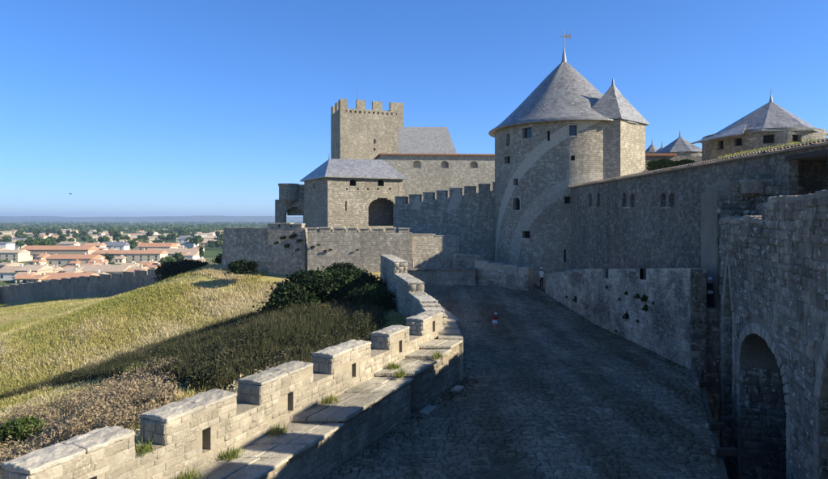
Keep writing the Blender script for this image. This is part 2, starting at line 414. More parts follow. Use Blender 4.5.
def axis(parts):
    out = []
    for a, b, st in parts: out += list(np.arange(a, b, st))
    return np.array(out + [parts[-1][1]])
gx = axis([(-14000, -2000, 1500), (-2000, -400, 100), (-400, -130, 15), (-130, -60, 4), (-60, 14, .7), (14, 60, 6), (60, 400, 40), (400, 2000, 200), (2000, 14000, 1500)])
gy = axis([(-600, -60, 60), (-60, 4, 8), (4, 70, .7), (70, 200, 3), (200, 500, 20), (500, 2000, 100), (2000, 16000, 1000)])
X, Y = np.meshgrid(gx, gy); Z = ground_z(X, Y)
nx = len(gx); ny = len(gy); ii = np.arange(nx * ny).reshape(ny, nx)
GF = np.stack([ii[:-1, :-1], ii[:-1, 1:], ii[1:, 1:], ii[1:, :-1]], -1).reshape(-1, 4)
t = NT('ground_soil'); p = t.pos()
n1 = t.noise(p, .11, 6, .65); n2 = t.noise(p, 1.2, 5, .7); n3 = t.noise(p, .006, 4, .6)
near = t.mix(t.ramp(n1, .42, .6), C(.42, .34, .15), C(.31, .29, .09))
near = t.mix(t.math('MULTIPLY', t.ramp(n2, .45, .7), .5), near, C(.17, .13, .075))
fv = t.node('ShaderNodeTexVoronoi'); fv.inputs['Scale'].default_value = .006; t.l.new(p, fv.inputs['Vector'])
fs = t.node('ShaderNodeSeparateColor'); t.l.new(fv.outputs['Color'], fs.inputs[0])
farc = t.mix(fs.outputs[0], C(.07, .11, .04), C(.17, .17, .08)); farc = t.mix(t.ramp(fs.outputs[1], .7, .8), farc, C(.30, .26, .17))
farc = t.mix(t.math('MULTIPLY', t.ramp(t.noise(p, .02, 5, .7), .45, .6), .7), farc, C(.045, .075, .028))
ln = t.node('ShaderNodeVectorMath', operation='LENGTH'); t.l.new(p, ln.inputs[0])
col = t.mix(t.ramp(t.math('DIVIDE', ln.outputs['Value'], 1000), .14, .3), near, farc)
t.bump(n2, .6, .08)
M['soil'] = t.done(col, .95, .05)
props(np_mesh('ground', np.stack([X, Y, Z], -1).reshape(-1, 3), GF, M['soil'], smooth=True), kind='structure')

# far ridge of hills
hx = np.linspace(-12000, 9000, 160); hv = []; hf = []
rng = np.random.RandomState(4)
prof = 42 + 34 * np.clip((hx + 6500) / 3000, 0, 1) + 14 * np.sin(hx / 1500) + 7 * np.sin(hx / 520 + 1) + 3 * np.sin(hx / 190) + 1.2 * rng.randn(160)
rows = [(-1200, -22, 0), (-700, .35, 1), (-250, .8, 1), (0, 1.0, 1), (500, .8, 1), (1400, -22, 0)]
for dy, a, k in rows:
    for i, x in enumerate(hx):
        hv.append((x, 9000 + dy + 200 * math.sin(x / 900 + dy), a if k == 0 else (prof[i] + 20) * a - 20 + 3 * math.sin(x / 130 + dy)))
for j in range(len(rows) - 1):
    for i in range(159): hf.append((j * 160 + i, j * 160 + i + 1, (j + 1) * 160 + i + 1, (j + 1) * 160 + i))
t = NT('hill_forest'); p = t.pos()
hc = t.mix(t.ramp(t.noise(p, .004, 6, .7), .4, .62), C(.035, .055, .028), C(.15, .15, .09))
M['hill'] = t.done(hc, 1, .0)
props(np_mesh('hills', np.array(hv), np.array(hf), M['hill'], smooth=True), kind='structure')

# ------------------------------------------------------------ road of stone setts
def road_z(d): return 0.05 * max(0.0, d - 40)
def road_l(d):
    if d < 26.2: return -9.7 + .445 * d
    if d < 33: return 1.96 + (d - 26.2) * -.02
    return 1.83 + (d - 33) * -.15 if d < 47 else -.3 + (d - 47) * -.1
def road_r(d):
    if d < 27.6: return 1.75 + .41 * d
    return min(13.2, 14.75 - .0625 * d)
mb = MB(); prev = None
for d in np.arange(4, 60.1, 1.0):
    l, r = road_l(d) - .3, road_r(d) + (.1 if d < 27.6 else .5); z = road_z(d)
    if prev:
        pl, pr, pz, pd = prev
        mb.add([(pl, pd, pz), (pr, pd, pz), (r, d, z), (l, d, z)], [(0, 1, 2, 3)])
        mb.add([(pr, pd, pz), (pr, pd, -4.4), (r, d, -4.4), (r, d, z)], [(0, 1, 2, 3)])
        mb.add([(pl, pd, pz), (l, d, z), (l, d, -4.4), (pl, pd, -4.4)], [(0, 1, 2, 3)])
    prev = (l, r, z, d)
road = props(mb.build('road', M['roadbed']), kind='structure')
rng = random.Random(21); setts = []
d = 12.0
while d < 57:
    h = rng.uniform(.14, .23) * (1 + max(0, d - 30) * .012)
    l, r = road_l(d) + .05, road_r(d) - .02
    s = l - rng.uniform(0, .2)
    g1 = l + (r - l) * .34 + .5 * math.sin(d * .12)      # a line of long stones running up the road
    while s < r:
        w = rng.uniform(.18, .4) * (1 + max(0, d - 30) * .012)
        gl = abs(s + w / 2 - g1) < .2 or abs(s + w / 2 - (r - .9)) < .2
        hh = h
        x0 = max(l, s); x1 = min(r, s + w); s += w
        if x1 - x0 < .08: continue
        z = road_z(d + h / 2)
        ht = rng.uniform(.014, .036) + (.02 if gl else 0)
        xx = (x0 + x1) / 2; wob = .10 * math.sin(xx * 1.1 + d * .35) + .05 * math.sin(xx * 2.7)
        ang = rng.uniform(-.10, .10); ca, sa = math.cos(ang), math.sin(ang)
        tx, ty = rng.uniform(-.05, .05), rng.uniform(-.07, .07)
        c = np.array([xx, d + h / 2 + wob, z + .03 * math.sin(xx * .9) * math.sin(d * .7) - .022])
        setts.append(frame_mat(c, np.array([ca, sa, tx]) * (x1 - x0 - .022), -np.array([0, 0, ht + .03]), np.array([-sa, ca, ty]) * (hh - .022)))
    d += h
lay(setts, road, M['sett'], name='paving_sett', nind=300, minpx=7, stuff='paving_setts')

# ------------------------------------------------------------ left: wall walk with paving slabs, then the crenellated parapet
E = Vector((.4216, .9068, 0)); N = Vector((.9068, -.4216, 0))     # along the parapet, towards the road
def para(d, off=0.0, z=0.0):   # point on the parapet's inner face at depth d, off towards the road
    return Vector((-5.35 + .465 * (d - 13), d, z)) + N * off
LEV = [(7.0, 13.2, 1.15), (13.2, 17.0, 1.27), (17.0, 21.4, 1.40), (21.4, 23.7, 1.53), (23.7, 24.9, 1.65), (24.9, 26.2, 1.78)]
def lev(d):
    for a, b, z in LEV:
        if d < b: return z
    return 1.78
def plat_edge(d): return -9.55 + .445 * d

walk = thing('wall_walk', para(16, 1, 0), 'raised stone wall walk of worn slabs along the crenellated parapet beside the road', 'wall walk')
def door_gap(d): return 21.55 < d < 22.2
mb = MB(); ds = list(np.arange(7, 26.21, .5)) + [21.55, 22.2, 26.2]; ds = sorted(set([round(x, 3) for x in ds]))
for a, b in zip(ds[:-1], ds[1:]):
    m_ = (a + b) / 2; zt = lev(m_) - .1
    rec = .9 if door_gap(m_) else .16
    xa, xb = plat_edge(a) - rec, plat_edge(b) - rec
    ia, ib = para(a, -.2), para(b, -.2)
    zb = -.2
    mb.hexa([(ia.x, a, zb), (xa, a, zb), (xb, b, zb), (ib.x, b, zb), (ia.x, a, zt), (xa, a, zt), (xb, b, zt), (ib.x, b, zt)])
core = mb.build('core', M['darkmortar'], walk)
fe = Vector((.445, 1, 0)); fl = fe.length; fe.normalize(); fn = Vector((fe.y, -fe.x, 0))
st = []
O = Vector((plat_edge(7) - .16, 7, -.05))
topf = lambda s: lev(7 + s * fe.y) - .06
st += courses(O, fe, fn, 19.2 * fl, 1.9, (.16, .26), (.25, .6), seed=5, top=topf, ok=lambda a, b, z0, z1: not (7 + a * fe.y < 22.25 and 7 + b * fe.y > 21.5))
lay(st, walk, M['walkface'], nind=150, minpx=9.5)
rng = random.Random(9); k = 0
for a, b, z in LEV:
    dcur = a
    while dcur < b - .05:
        l = min(rng.uniform(.8, 1.5), b - dcur)
        if b - dcur - l < .4: l = b - dcur
        cuts = [0.0]; tot = None
        c0 = para(dcur, .0).x; e0 = plat_edge(dcur) + .06; c1 = para(dcur + l, 0).x; e1 = plat_edge(dcur + l) + .06
        n_ = rng.choice([2, 2, 3]); ts = [0] + sorted((i + rng.uniform(-.2, .2)) / n_ for i in range(1, n_)) + [1]
        for t0, t1 in zip(ts[:-1], ts[1:]):
            g = .012; zz = z + rng.uniform(-.02, .015); mbs = MB(); tz = rng.uniform(-.012, .012); te = rng.uniform(0, .05) if t1 == 1 else 0
            q = lambda c, e, t: c + (e - c) * t
            mbs.hexa([(q(c0, e0, t0) + g, dcur + g, z - .11), (q(c0, e0, t1) - g - te, dcur + g, z - .11), (q(c1, e1, t1) - g - te, dcur + l - g, z - .11), (q(c1, e1, t0) + g, dcur + l - g, z - .11),
                      (q(c0, e0, t0) + g, dcur + g, zz + tz), (q(c0, e0, t1) - g - te, dcur + g, zz - tz), (q(c1, e1, t1) - g - te, dcur + l - g, zz - tz), (q(c1, e1, t0) + g, dcur + l - g, zz + tz)])
            so_ = worn(mbs.build('paving_slab', M['slab'], walk), 3, .045, .02)
        dcur += l
# doorstep and a fallen block at the foot
for dd, off, w in ((21.9, .32, .8), (24.6, .38, .7)):
    c = Vector((plat_edge(dd) + off, dd, 0)); mb = MB(); a = c - fe * w / 2 - fn * .18; b = c + fe * w / 2 - fn * .18; f_ = fn * .36
    mb.hexa([a, a + f_, b + f_, b, a + Vector((0, 0, .13)), a + f_ + Vector((0, 0, .13)), b + f_ + Vector((0, 0, .13)), b + Vector((0, 0, .13))])
    so_ = mb.build('doorstep', M['warm_cap'], walk); bv = so_.modifiers.new('b', 'BEVEL'); bv.width = .03; bv.segments = 2
# steps at the far end of the walk
for i in range(4):
    y0 = 26.2 + i * .62; z1 = 1.78 + .14 * (i + 1) - .05; mb = MB()
    x0 = 1.05 - (y0 - 26.2) * .17; mb.box((x0, y0 + .006, -.2), (2.15 - i * .06, y0 + .62, z1))
    so_ = mb.build('step', M['slab'], walk); bv = so_.modifiers.new('b', 'BEVEL'); bv.width = .03; bv.segments = 2
mb = MB()
pv = [(28.68, 2.2), (33, 2.3), (39, 2.5), (47, 2.7)]
for (a, za), (b, zb_) in zip(pv[:-1], pv[1:]):
    xa = .3 - .17 * (a - 30) + .8; xb = .3 - .17 * (b - 30) + .8
    mb.hexa([(xa, a, -.2), (xa + .9, a, -.2), (xb + .9, b, -.2), (xb, b, -.2), (xa, a, za), (xa + .9, a, za), (xb + .9, b, zb_), (xb, b, zb_)])
mb.build('ramp', M['slab'], walk)

parapet = thing('crenellated_parapet', para(16, 0, 0), 'sunlit crenellated stone parapet with small loopholes along the grassy slope, stepping up far away', 'parapet')
TH = .78; SILL = 2.12; TOP = 2.70
mb = MB()   # low wall between and under the merlons
a, b = 6.5, 27.8
p0, p1 = para(a), para(b); q0, q1 = para(a, -TH), para(b, -TH)
MER = [(7.6, 9.55), (10.3, 12.24), (12.98, 14.97), (15.83, 17.98), (18.97, 21.2), (22.5, 24.1), (25.3, 27.3)]
holes = [(m0 + m1) / 2 + .08 for m0, m1 in MER]
cuts = sorted([a, b] + [h - .12 for h in holes] + [h + .12 for h in holes])
def slab_seg(mb, d0, d1, z0, z1, o0, o1):
    A, B, Cc, D = para(d0, -o1), para(d0, -o0), para(d1, -o0), para(d1, -o1)
    mb.hexa([A + Vector((0, 0, z0)), B + Vector((0, 0, z0)), Cc + Vector((0, 0, z0)), D + Vector((0, 0, z0)), A + Vector((0, 0, z1)), B + Vector((0, 0, z1)), Cc + Vector((0, 0, z1)), D + Vector((0, 0, z1))])
for c0, c1 in zip(cuts[:-1], cuts[1:]):
    hole = any(abs((c0 + c1) / 2 - h) < .1 for h in holes)
    if hole:
        zl = lev(c0) + .3
        slab_seg(mb, c0, c1, -1.5, zl, 0, TH); slab_seg(mb, c0, c1, zl, SILL, .5, TH)
    else:
        slab_seg(mb, c0, c1, -1.5, SILL, 0, TH)
mb.build('base_wall', M['mortar'], parapet)
st = []
O = para(7, 0, 1.05)
hole_ok = lambda d0: (lambda a, b, z0, z1: not any(d0 + a * E.y < h + .13 and d0 + b * E.y > h - .13 and 1.05 + z1 > lev(h) + .28 and 1.05 + z0 < lev(h) + .79 for h in holes))
st = courses(O, E, N, 20.6 / E.y, SILL - 1.05 - .01, (.14, .22), (.25, .55), dep=(.008, .028), seed=11, ok=hole_ok(7))
lay(st, parapet, M['warm'], nind=120, minpx=10)
for i, (d0, d1) in enumerate(MER):
    zt = TOP + (0.02 if i < 6 else .10) + R.uniform(-.02, .02); h = holes[i]; mb = MB()
    z0h = lev(h) + .78
    for c0, c1 in ((d0, h - .12), (h - .12, h + .12), (h + .12, d1)):
        if abs((c0 + c1) / 2 - h) < .05: slab_seg(mb, c0, c1, max(z0h, SILL), zt - .10, 0, TH); slab_seg(mb, c0, c1, SILL, max(z0h, SILL), .5, TH)
        else: slab_seg(mb, c0, c1, SILL, zt - .10, 0, TH)
    mer = mb.build('merlon', M['mortar'], parapet)
    L = (d1 - d0) / E.y
    st = courses(para(d0, 0, SILL), E, N, L, zt - .10 - SILL, (.15, .25), (.28, .6), dep=(.008, .028), seed=31 + i, ok=lambda a, b, z0, z1: not (d0 + a * E.y < h + .13 and d0 + b * E.y > h - .13 and SILL + z0 < z0h))
    st += courses(para(d0, -TH, SILL), N, -E, TH, zt - .10 - SILL, (.2, .28), (.25, .4), seed=51 + i)
    st += courses(para(d1, 0, SILL), -N, E, TH, zt - .10 - SILL, (.2, .28), (.25, .4), seed=71 + i)
    lay(st, mer, M['warm'], nind=26, minpx=9)
    # coping: worn mortar cap, cut in a few lengths
    cps = np.linspace(d0 - .01, d1 + .01, 3)
    for c0, c1 in zip(cps[:-1], cps[1:]):
        mc = MB(); g = .004; dz = R.uniform(-.012, .012)
        A, B, Cc, D = para(c0 + g, -TH - .02), para(c0 + g, .025), para(c1 - g, .025), para(c1 - g, -TH - .02)
        zb = Vector((0, 0, zt - .102)); up = Vector((0, 0, zt + dz))
        mid0 = (A + B) / 2; mid1 = (Cc + D) / 2; cr = Vector((0, 0, zt + .035 + dz))
        mc.add([A + zb, B + zb, Cc + zb, D + zb, A + up, B + up, Cc + up, D + up, mid0 + cr, mid1 + cr],
               [(3, 2, 1, 0), (0, 1, 5, 8, 4), (2, 3, 7, 9, 6), (1, 2, 6, 5), (3, 0, 4, 7), (5, 6, 9, 8), (4, 8, 9, 7)])
        co = worn(mc.build('coping', M['warm_cap'], mer), 4, .075)
# stepped far end
def sx(d): return .3 - .17 * (d - 30)
STEPS = [(27.9, 28.6, 2.55), (28.6, 29.4, 2.72), (29.4, 30.0, 2.85), (30.0, 33.6, 2.97), (33.6, 39.6, 3.5), (39.6, 47.2, 4.27)]
for i, (d0, d1, zt) in enumerate(STEPS):
    mb = MB(); w = .85
    mb.hexa([(sx(d0), d0, -2), (sx(d0) + w, d0, -2), (sx(d1) + w, d1, -2), (sx(d1), d1, -2), (sx(d0), d0, zt - .1), (sx(d0) + w, d0, zt - .1), (sx(d1) + w, d1, zt - .1), (sx(d1), d1, zt - .1)])
    sg = mb.build('stepped_merlon', M['mortar'], parapet)
    ue = Vector((-.17, 1, 0)).normalized(); un = Vector((ue.y, -ue.x, 0)); Ls = (d1 - d0) / ue.y
    st = courses((sx(d1), d1, -.5), -ue, -un, Ls, zt - .1 + .5, (.2, .3), (.3, .6), seed=91 + i)
    st += courses((sx(d0) + w, d0, .5), ue, un, Ls, zt - .1 - .5, (.2, .3), (.3, .6), seed=131 + i)
    st += courses((sx(d0), d0, .5), (1, 0, 0), (0, -1, 0), w, zt - .1 - .5, (.2, .3), (.25, .4), seed=111 + i)
    lay(st, sg, M['warm'], nind=20, minpx=9.5)
    n_ = max(1, int((d1 - d0) / 1.6)); cc = np.linspace(d0, d1, n_ + 1)
    for c0, c1 in zip(cc[:-1], cc[1:]):
        mc = MB(); mc.hexa([(sx(c0) - .03, c0 + .005, zt - .102), (sx(c0) + w + .05, c0 + .005, zt - .102), (sx(c1) + w + .05, c1 - .005, zt - .102), (sx(c1) - .03, c1 - .005, zt - .102),
                            (sx(c0) - .03, c0 + .005, zt), (sx(c0) + w + .05, c0 + .005, zt), (sx(c1) + w + .05, c1 - .005, zt + .02), (sx(c1) - .03, c1 - .005, zt)])
        co = worn(mc.build('coping', M['warm_cap'], sg), 3, .07)

# ------------------------------------------------------------ wall panels with openings
def panel(mb, f, u0, u1, v0, v1, ops=(), ucuts=(), dep=.4, m=0, top=None):
    us = sorted(set([round(x, 4) for x in [u0, u1] + list(ucuts) + [a for o in ops for a in o[:2]] if u0 <= x <= u1]))
    vs = sorted(set([round(x, 4) for x in [v0, v1] + [a for o in ops for a in o[2:4]] if v0 <= x <= v1]))
    hole = lambda u, v: any(o[0] < u < o[1] and o[2] < v < o[3] for o in ops)
    H = [[hole((us[i] + us[i + 1]) / 2, (vs[j] + vs[j + 1]) / 2) for j in range(len(vs) - 1)] for i in range(len(us) - 1)]
    for i in range(len(us) - 1):
        for j in range(len(vs) - 1):
            a, b, c, e = us[i], us[i + 1], vs[j], vs[j + 1]
            if not H[i][j]:
                mb.add([f(a, c, 0), f(b, c, 0), f(b, e, 0), f(a, e, 0)], [(0, 1, 2, 3)], m); continue
            if i == 0 or not H[i - 1][j]: mb.add([f(a, c, 0), f(a, c, dep), f(a, e, dep), f(a, e, 0)], [(3, 2, 1, 0)], m)
            if i == len(us) - 2 or not H[i + 1][j]: mb.add([f(b, c, 0), f(b, c, dep), f(b, e, dep), f(b, e, 0)], [(0, 1, 2, 3)], m)
            if j == 0 or not H[i][j - 1]: mb.add([f(a, c, 0), f(b, c, 0), f(b, c, dep), f(a, c, dep)], [(0, 1, 2, 3)], m)
            if j == len(vs) - 2 or not H[i][j + 1]: mb.add([f(a, e, 0), f(b, e, 0), f(b, e, dep), f(a, e, dep)], [(3, 2, 1, 0)], m)

def arch_ops(uc, w, v0, spring, crown, n=5, pointed=False):
    """rectangles that step up to an arched head"""
    out = [(uc - w / 2, uc + w / 2, v0, spring)]
    for i in range(n):
        k0 = i / n; k1 = (i + 1) / n; km = (k0 + k1) / 2
        ww = w * (1 - km) ** (.75 if pointed else .5) if pointed else w * math.sqrt(max(0, 1 - km * km))
        out.append((uc - ww / 2, uc + ww / 2, spring + (crown - spring) * k0, spring + (crown - spring) * k1))
    return out

def infill(f, o, dep, parent, name='window', mat=None, pad=.03):
    mb = MB(); a, b, c, e = o; n = 4
    for i in range(n):
        x0 = a - pad + (b - a + 2 * pad) * i / n; x1 = a - pad + (b - a + 2 * pad) * (i + 1) / n
        mb.add([f(x0, c - pad, dep - .01), f(x1, c - pad, dep - .01), f(x1, e + pad, dep - .01), f(x0, e + pad, dep - .01),
                f(x0, c - pad, dep + .06), f(x1, c - pad, dep + .06), f(x1, e + pad, dep + .06), f(x0, e + pad, dep + .06)],
               [(0, 1, 2, 3), (7, 6, 5, 4), (0, 4, 5, 1), (2, 6, 7, 3), (1, 5, 6, 2), (3, 7, 4, 0)])
    return mb.build(name, mat or M['black'], parent)

def flat(p0, p1):
    """mapping u along p0->p1 (xy), v = z, w inward; outward is to the right of travel"""
    p0 = Vector((p0[0], p0[1], 0)); e = (Vector((p1[0], p1[1], 0)) - p0); L = e.length; e.normalize(); n = Vector((e.y, -e.x, 0))
    return (lambda u, v, w: p0 + e * u - n * w + Vector((0, 0, v))), L, e, n

# ------------------------------------------------------------ right: arcaded wall over the sunken passage
W0 = Vector((14.3, 28.0, 0)); WE = Vector((-.2785, -.9604, 0)); WN = Vector((-.9604, .2785, 0))
wall = thing('arcaded_wall', W0 + WE * 8 + Vector((0, 0, -4.4)), 'dark lichened stone wall with tall arched recesses, near right edge of the road', 'wall')
BASE = -4.4; WLEN = 25.0; WDEP = 1.7
ARCH = [(.62, 2.6, 2.6, 5.1, True), (3.78, 9.8, 1.0, 2.85, False), (12.5, 15.6, 2.2, 5.2, True)]
def arch_h(s):
    for a, b, sp, cr, pt in ARCH:
        if a <= s <= b:
            k = abs(2 * (s - a) / (b - a) - 1)
            return sp + (cr - sp) * ((1 - k ** 1.25) if pt else math.sqrt(max(0, 1 - k * k)) ** .9)
    return None
def wtop(s):
    return (6.95 if s < 7.2 else 7.62) + .05 * math.sin(s * 1.7)
mb = MB(); ss = list(np.arange(0, WLEN + .01, .45))
for a, b, *_ in ARCH: ss += [a + (b - a) * (.5 - .5 * math.cos(math.pi * i / 18)) for i in range(19)]
ss = sorted(set([round(x, 3) for x in ss]))
def wp(s, z, w): return W0 + WE * s - WN * w + Vector((0, 0, z))
for a, b in zip(ss[:-1], ss[1:]):
    m_ = (a + b) / 2; hm = arch_h(m_)
    if hm is None: za = zb = BASE
    else:
        za, zb = arch_h(min(max(a, m_ - 5), 99)), arch_h(b)
        za = hm if za is None else za; zb = hm if zb is None else zb
    mb.hexa([wp(a, za, WDEP), wp(b, zb, WDEP), wp(b, zb, 0), wp(a, za, 0), wp(a, wtop(a), WDEP), wp(b, wtop(b), WDEP), wp(b, wtop(b), 0), wp(a, wtop(a), 0)])
mb.build('core', M['darkmortar'], wall)
mb = MB()
mb.hexa([wp(-.01, BASE, WDEP + 1.0), wp(WLEN, BASE, WDEP + 1.0), wp(WLEN, BASE, WDEP + .005), wp(-.01, BASE, WDEP + .005), wp(-.01, 7.3, WDEP + 1.0), wp(WLEN, 7.3, WDEP + 1.0), wp(WLEN, 7.3, WDEP + .005), wp(-.01, 7.3, WDEP + .005)])
mb.build('back_wall', M['darkmortar'], wall)
RING = .42
def in_arch(s, z, pad):
    for a, b, sp, cr, pt in ARCH:
        if a - pad < s < b + pad:
            if z < sp and a < s < b: return True
            if z < sp: return False
            k = abs(2 * (s - (a + b) / 2) / (b - a + 2 * pad)); 
            if k < 1 and z < sp + (cr + pad - sp) * ((1 - k ** 1.25) if pt else math.sqrt(1 - k * k) ** .9): return True
    return False
okf = lambda a, b, z0, z1: not any(in_arch(s, BASE + z, RING) for s in (a + .03, (a + b) / 2, b - .03) for z in (z0 + .03, z1 - .03))
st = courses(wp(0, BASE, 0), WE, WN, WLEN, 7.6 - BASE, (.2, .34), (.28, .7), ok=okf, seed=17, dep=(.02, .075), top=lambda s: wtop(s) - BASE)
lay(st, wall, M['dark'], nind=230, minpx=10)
# stones on the pier sides and recess backs
st = []
for a, b, sp, cr, pt in ARCH:
    st += courses(wp(a, BASE, WDEP), WE, WN, b - a, cr - BASE, (.22, .36), (.35, .8), seed=23, dep=(.02, .05), ok=lambda x0, x1, z0, z1: (arch_h(a + (x0 + x1) / 2) or 0) > BASE + z1)
    st += courses(wp(a, BASE, 0), -WN, WE, WDEP, sp - BASE, (.24, .36), (.35, .7), seed=29, dep=(.015, .035))
    st += courses(wp(b, BASE, WDEP), WN, -WE, WDEP, sp - BASE, (.24, .36), (.35, .7), seed=37, dep=(.015, .035))
st += courses(wp(0, BASE, WDEP), WN, -WE, WDEP, 7.5 - BASE, (.24, .36), (.35, .7), seed=39, dep=(.015, .035))
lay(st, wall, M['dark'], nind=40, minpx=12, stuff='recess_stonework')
# voussoirs round each arch
for a, b, sp, cr, pt in ARCH:
    n = 23 if not pt else 13; uc = (a + b) / 2; hw = (b - a) / 2
    def ring(k, pad):   # k in -1..1
        if pt:
            return uc + (hw + pad) * k, sp + (cr + pad * 1.3 - sp) * (1 - abs(k) ** 1.25)
        th = math.pi / 2 * k; return uc + (hw + pad) * math.sin(th), sp + (cr + pad - sp) * math.cos(th) ** .9 if abs(k) < 1 else sp
    for i in range(n):
        k0 = -1 + 2 * i / n; k1 = -1 + 2 * (i + 1) / n; e = .006
        pts = [ring(k0 + e, 0), ring(k1 - e, 0), ring(k1 - e, RING - .02), ring(k0 + e, RING - .02)]
        pr = R.uniform(.035, .07); mv = MB()
        mv.add([wp(s, z + .002, .25) for s, z in pts] + [wp(s, z, -pr) for s, z in pts], [(0, 1, 2, 3), (7, 6, 5, 4), (0, 4, 5, 1), (1, 5, 6, 2), (2, 6, 7, 3), (3, 7, 4, 0)])
        vo = mv.build('voussoir', M['vous'], wall); bv = vo.modifiers.new('b', 'BEVEL'); bv.width = .02; bv.segments = 1
    # jamb quoins under the springing
    z = BASE; 
    while z < sp - .05:
        h = min(R.uniform(.28, .42), sp - z)
        for s0, s1 in ((a - R.uniform(.3, .44), a - .0), (b, b + R.uniform(.3, .44))):
            if s0 < 0: continue
            mv = MB(); pr = R.uniform(.04, .06)
            mv.hexa([wp(s0 + .006, z + .006, .2), wp(s1 - .006, z + .006, .2), wp(s1 - .006, z + .006, -pr), wp(s0 + .006, z + .006, -pr), wp(s0 + .006, z + h - .006, .2), wp(s1 - .006, z + h - .006, .2), wp(s1 - .006, z + h - .006, -pr), wp(s0 + .006, z + h - .006, -pr)])
            vo = mv.build('quoin', M['vous'], wall); bv = vo.modifiers.new('b', 'BEVEL'); bv.width = .02; bv.segments = 1
        z += h
# coping blocks along the top
s = .0
while s < WLEN:
    l = R.uniform(.9, 1.5); mv = MB(); zt = wtop(s) + .002; h = R.uniform(.1, .16); dd = .55 if True else 0
    for w0, w1 in ((-.05, .8), (.81, 1.65)):
        mv = MB(); mv.hexa([wp(s, zt - .1, w1), wp(s + l - .02, zt - .1, w1), wp(s + l - .02, zt - .1, w0), wp(s, zt - .1, w0), wp(s, zt + h, w1), wp(s + l - .02, zt + h, w1), wp(s + l - .02, zt + h, w0), wp(s, zt + h, w0)])
        co = worn(mv.build('coping', M['vous'], wall), 3, .12, .05)
    s += l
for i, s0 in enumerate((13.0, 15.1, 17.2, 19.3, 21.4)):   # merlons on the near end
    mv = MB(); zt = wtop(s0) + .1; mv.hexa([wp(s0, zt, .7), wp(s0 + 1.3, zt, .7), wp(s0 + 1.3, zt, 0), wp(s0, zt, 0), wp(s0, zt + 1.05, .7), wp(s0 + 1.3, zt + 1.05, .7), wp(s0 + 1.3, zt + 1.05, 0), wp(s0, zt + 1.05, 0)])
    mo = mv.build('merlon', M['dark'], wall); bv = mo.modifiers.new('b', 'BEVEL'); bv.width = .05; bv.segments = 2
mb = MB(); mb.box((3.0, 0, -4.5), (20, 30, -4.35)); props(mb.build('passage_floor', M['rock']), kind='structure')
# big worn blocks stacked behind the top, stepping down to the right
blocks = thing('stepped_masonry', (15.5, 28, 7), 'rough stepped end of masonry with large squared blocks above the arcaded wall', 'masonry')
def blk(px0, px1, y0, y1, d, th=1.0, mat=None):
    a = P(px0, y1, d); b = P(px1, y0, d); mv = MB(); mv.box((a.x, d, a.z), (b.x, d + th, b.z))
    o = worn(mv.build('block', mat or M['dark'], blocks), 3, .08, .05)
mb = MB(); a = P(717, 215, 28.6); b = P(769, 179, 28.6); pz = lambda y: P(0, y, 28.6).z; pxx = lambda x: P(x, 0, 28.6).x
STP = [(717, 723, 191), (723, 729, 186.5), (729, 769, 181)]
for x0, x1, y in STP: mb.box((pxx(x0), 28.6, 2), (pxx(x1) - .001, 30.2, pz(y)))
def stp_top(s):
    x = a.x + s
    return min([pz(y) for x0, x1, y in STP if pxx(x0) - .05 <= x <= pxx(x1) + .05] or [pz(191)])
mb.build('rubble_core', M['darkmortar'], blocks)
st = courses((a.x, 28.6, 2.6), (1, 0, 0), (0, -1, 0), b.x - a.x, pz(179) - 2.6, (.18, .3), (.25, .6), seed=77, dep=(.02, .06), top=lambda s: stp_top(s) - 2.6)
lay(st, blocks, M['dark'], nind=60, minpx=6)
for q in [(744, 764, 179.5, 194, 28.2), (769.5, 780, 186, 195, 27.9), (781, 807, 186.5, 195, 27.8), (772, 790, 178.5, 185.5, 28.3), (773, 806, 195.5, 203, 27.2), (766, 772, 196, 206, 27.4)]: blk(*q)
for q in [(768, 786, 203, 216, 26.8), (787, 808, 204, 218, 26.6)]: blk(*q, mat=M['vous'])

# stub beams on the road edge
for dd, l in ((25.2, .55), (20.0, .5), (17.8, .65)):
    x = road_r(dd) - .12; mv = MB(); mv.box((x, dd - .1, .02), (x + l, dd + .1, .24)); mv.box((x - .09, dd - .085, .04), (x + .001, dd + .085, .22), 1)
    o = mv.build('stub_beam', [M['wood'], M['vous']]); bv = o.modifiers.new('b', 'BEVEL'); bv.width = .03; bv.segments = 2
    props(o, {25.2: 'farthest dark stub beam sticking out over the road edge, beside the wall end', 20.0: 'middle dark stub beam sticking out over the right road edge', 17.8: 'nearest dark stub beam on the right road edge before the big arch'}[dd], 'beam', 'stub beams along the road edge')
# rough rock foot at the corner
def rock(name, c, r, label, seed):
    rg = np.random.RandomState(seed); mb = MB(); n = 14; prof = [(0.02, -.5), (.8, -.4), (1, 0), (.7, .5), (.3, .85), (0.02, .95)]
    for rr, z in prof:
        for i in range(n):
            t = 2 * math.pi * i / n; q = rr * (1 + .22 * rg.randn() * (rr > .1))
            mb.v.append((c[0] + r[0] * q * math.cos(t), c[1] + r[1] * q * math.sin(t), c[2] + r[2] * (z + .06 * rg.randn())))
    for j in range(len(prof) - 1):
        for i in range(n): mb.f.append([j * n + i, j * n + (i + 1) % n, (j + 1) * n + (i + 1) % n, (j + 1) * n + i]); mb.m.append(0)
    return props(mb.build(name, M['rock']), label, 'rock')

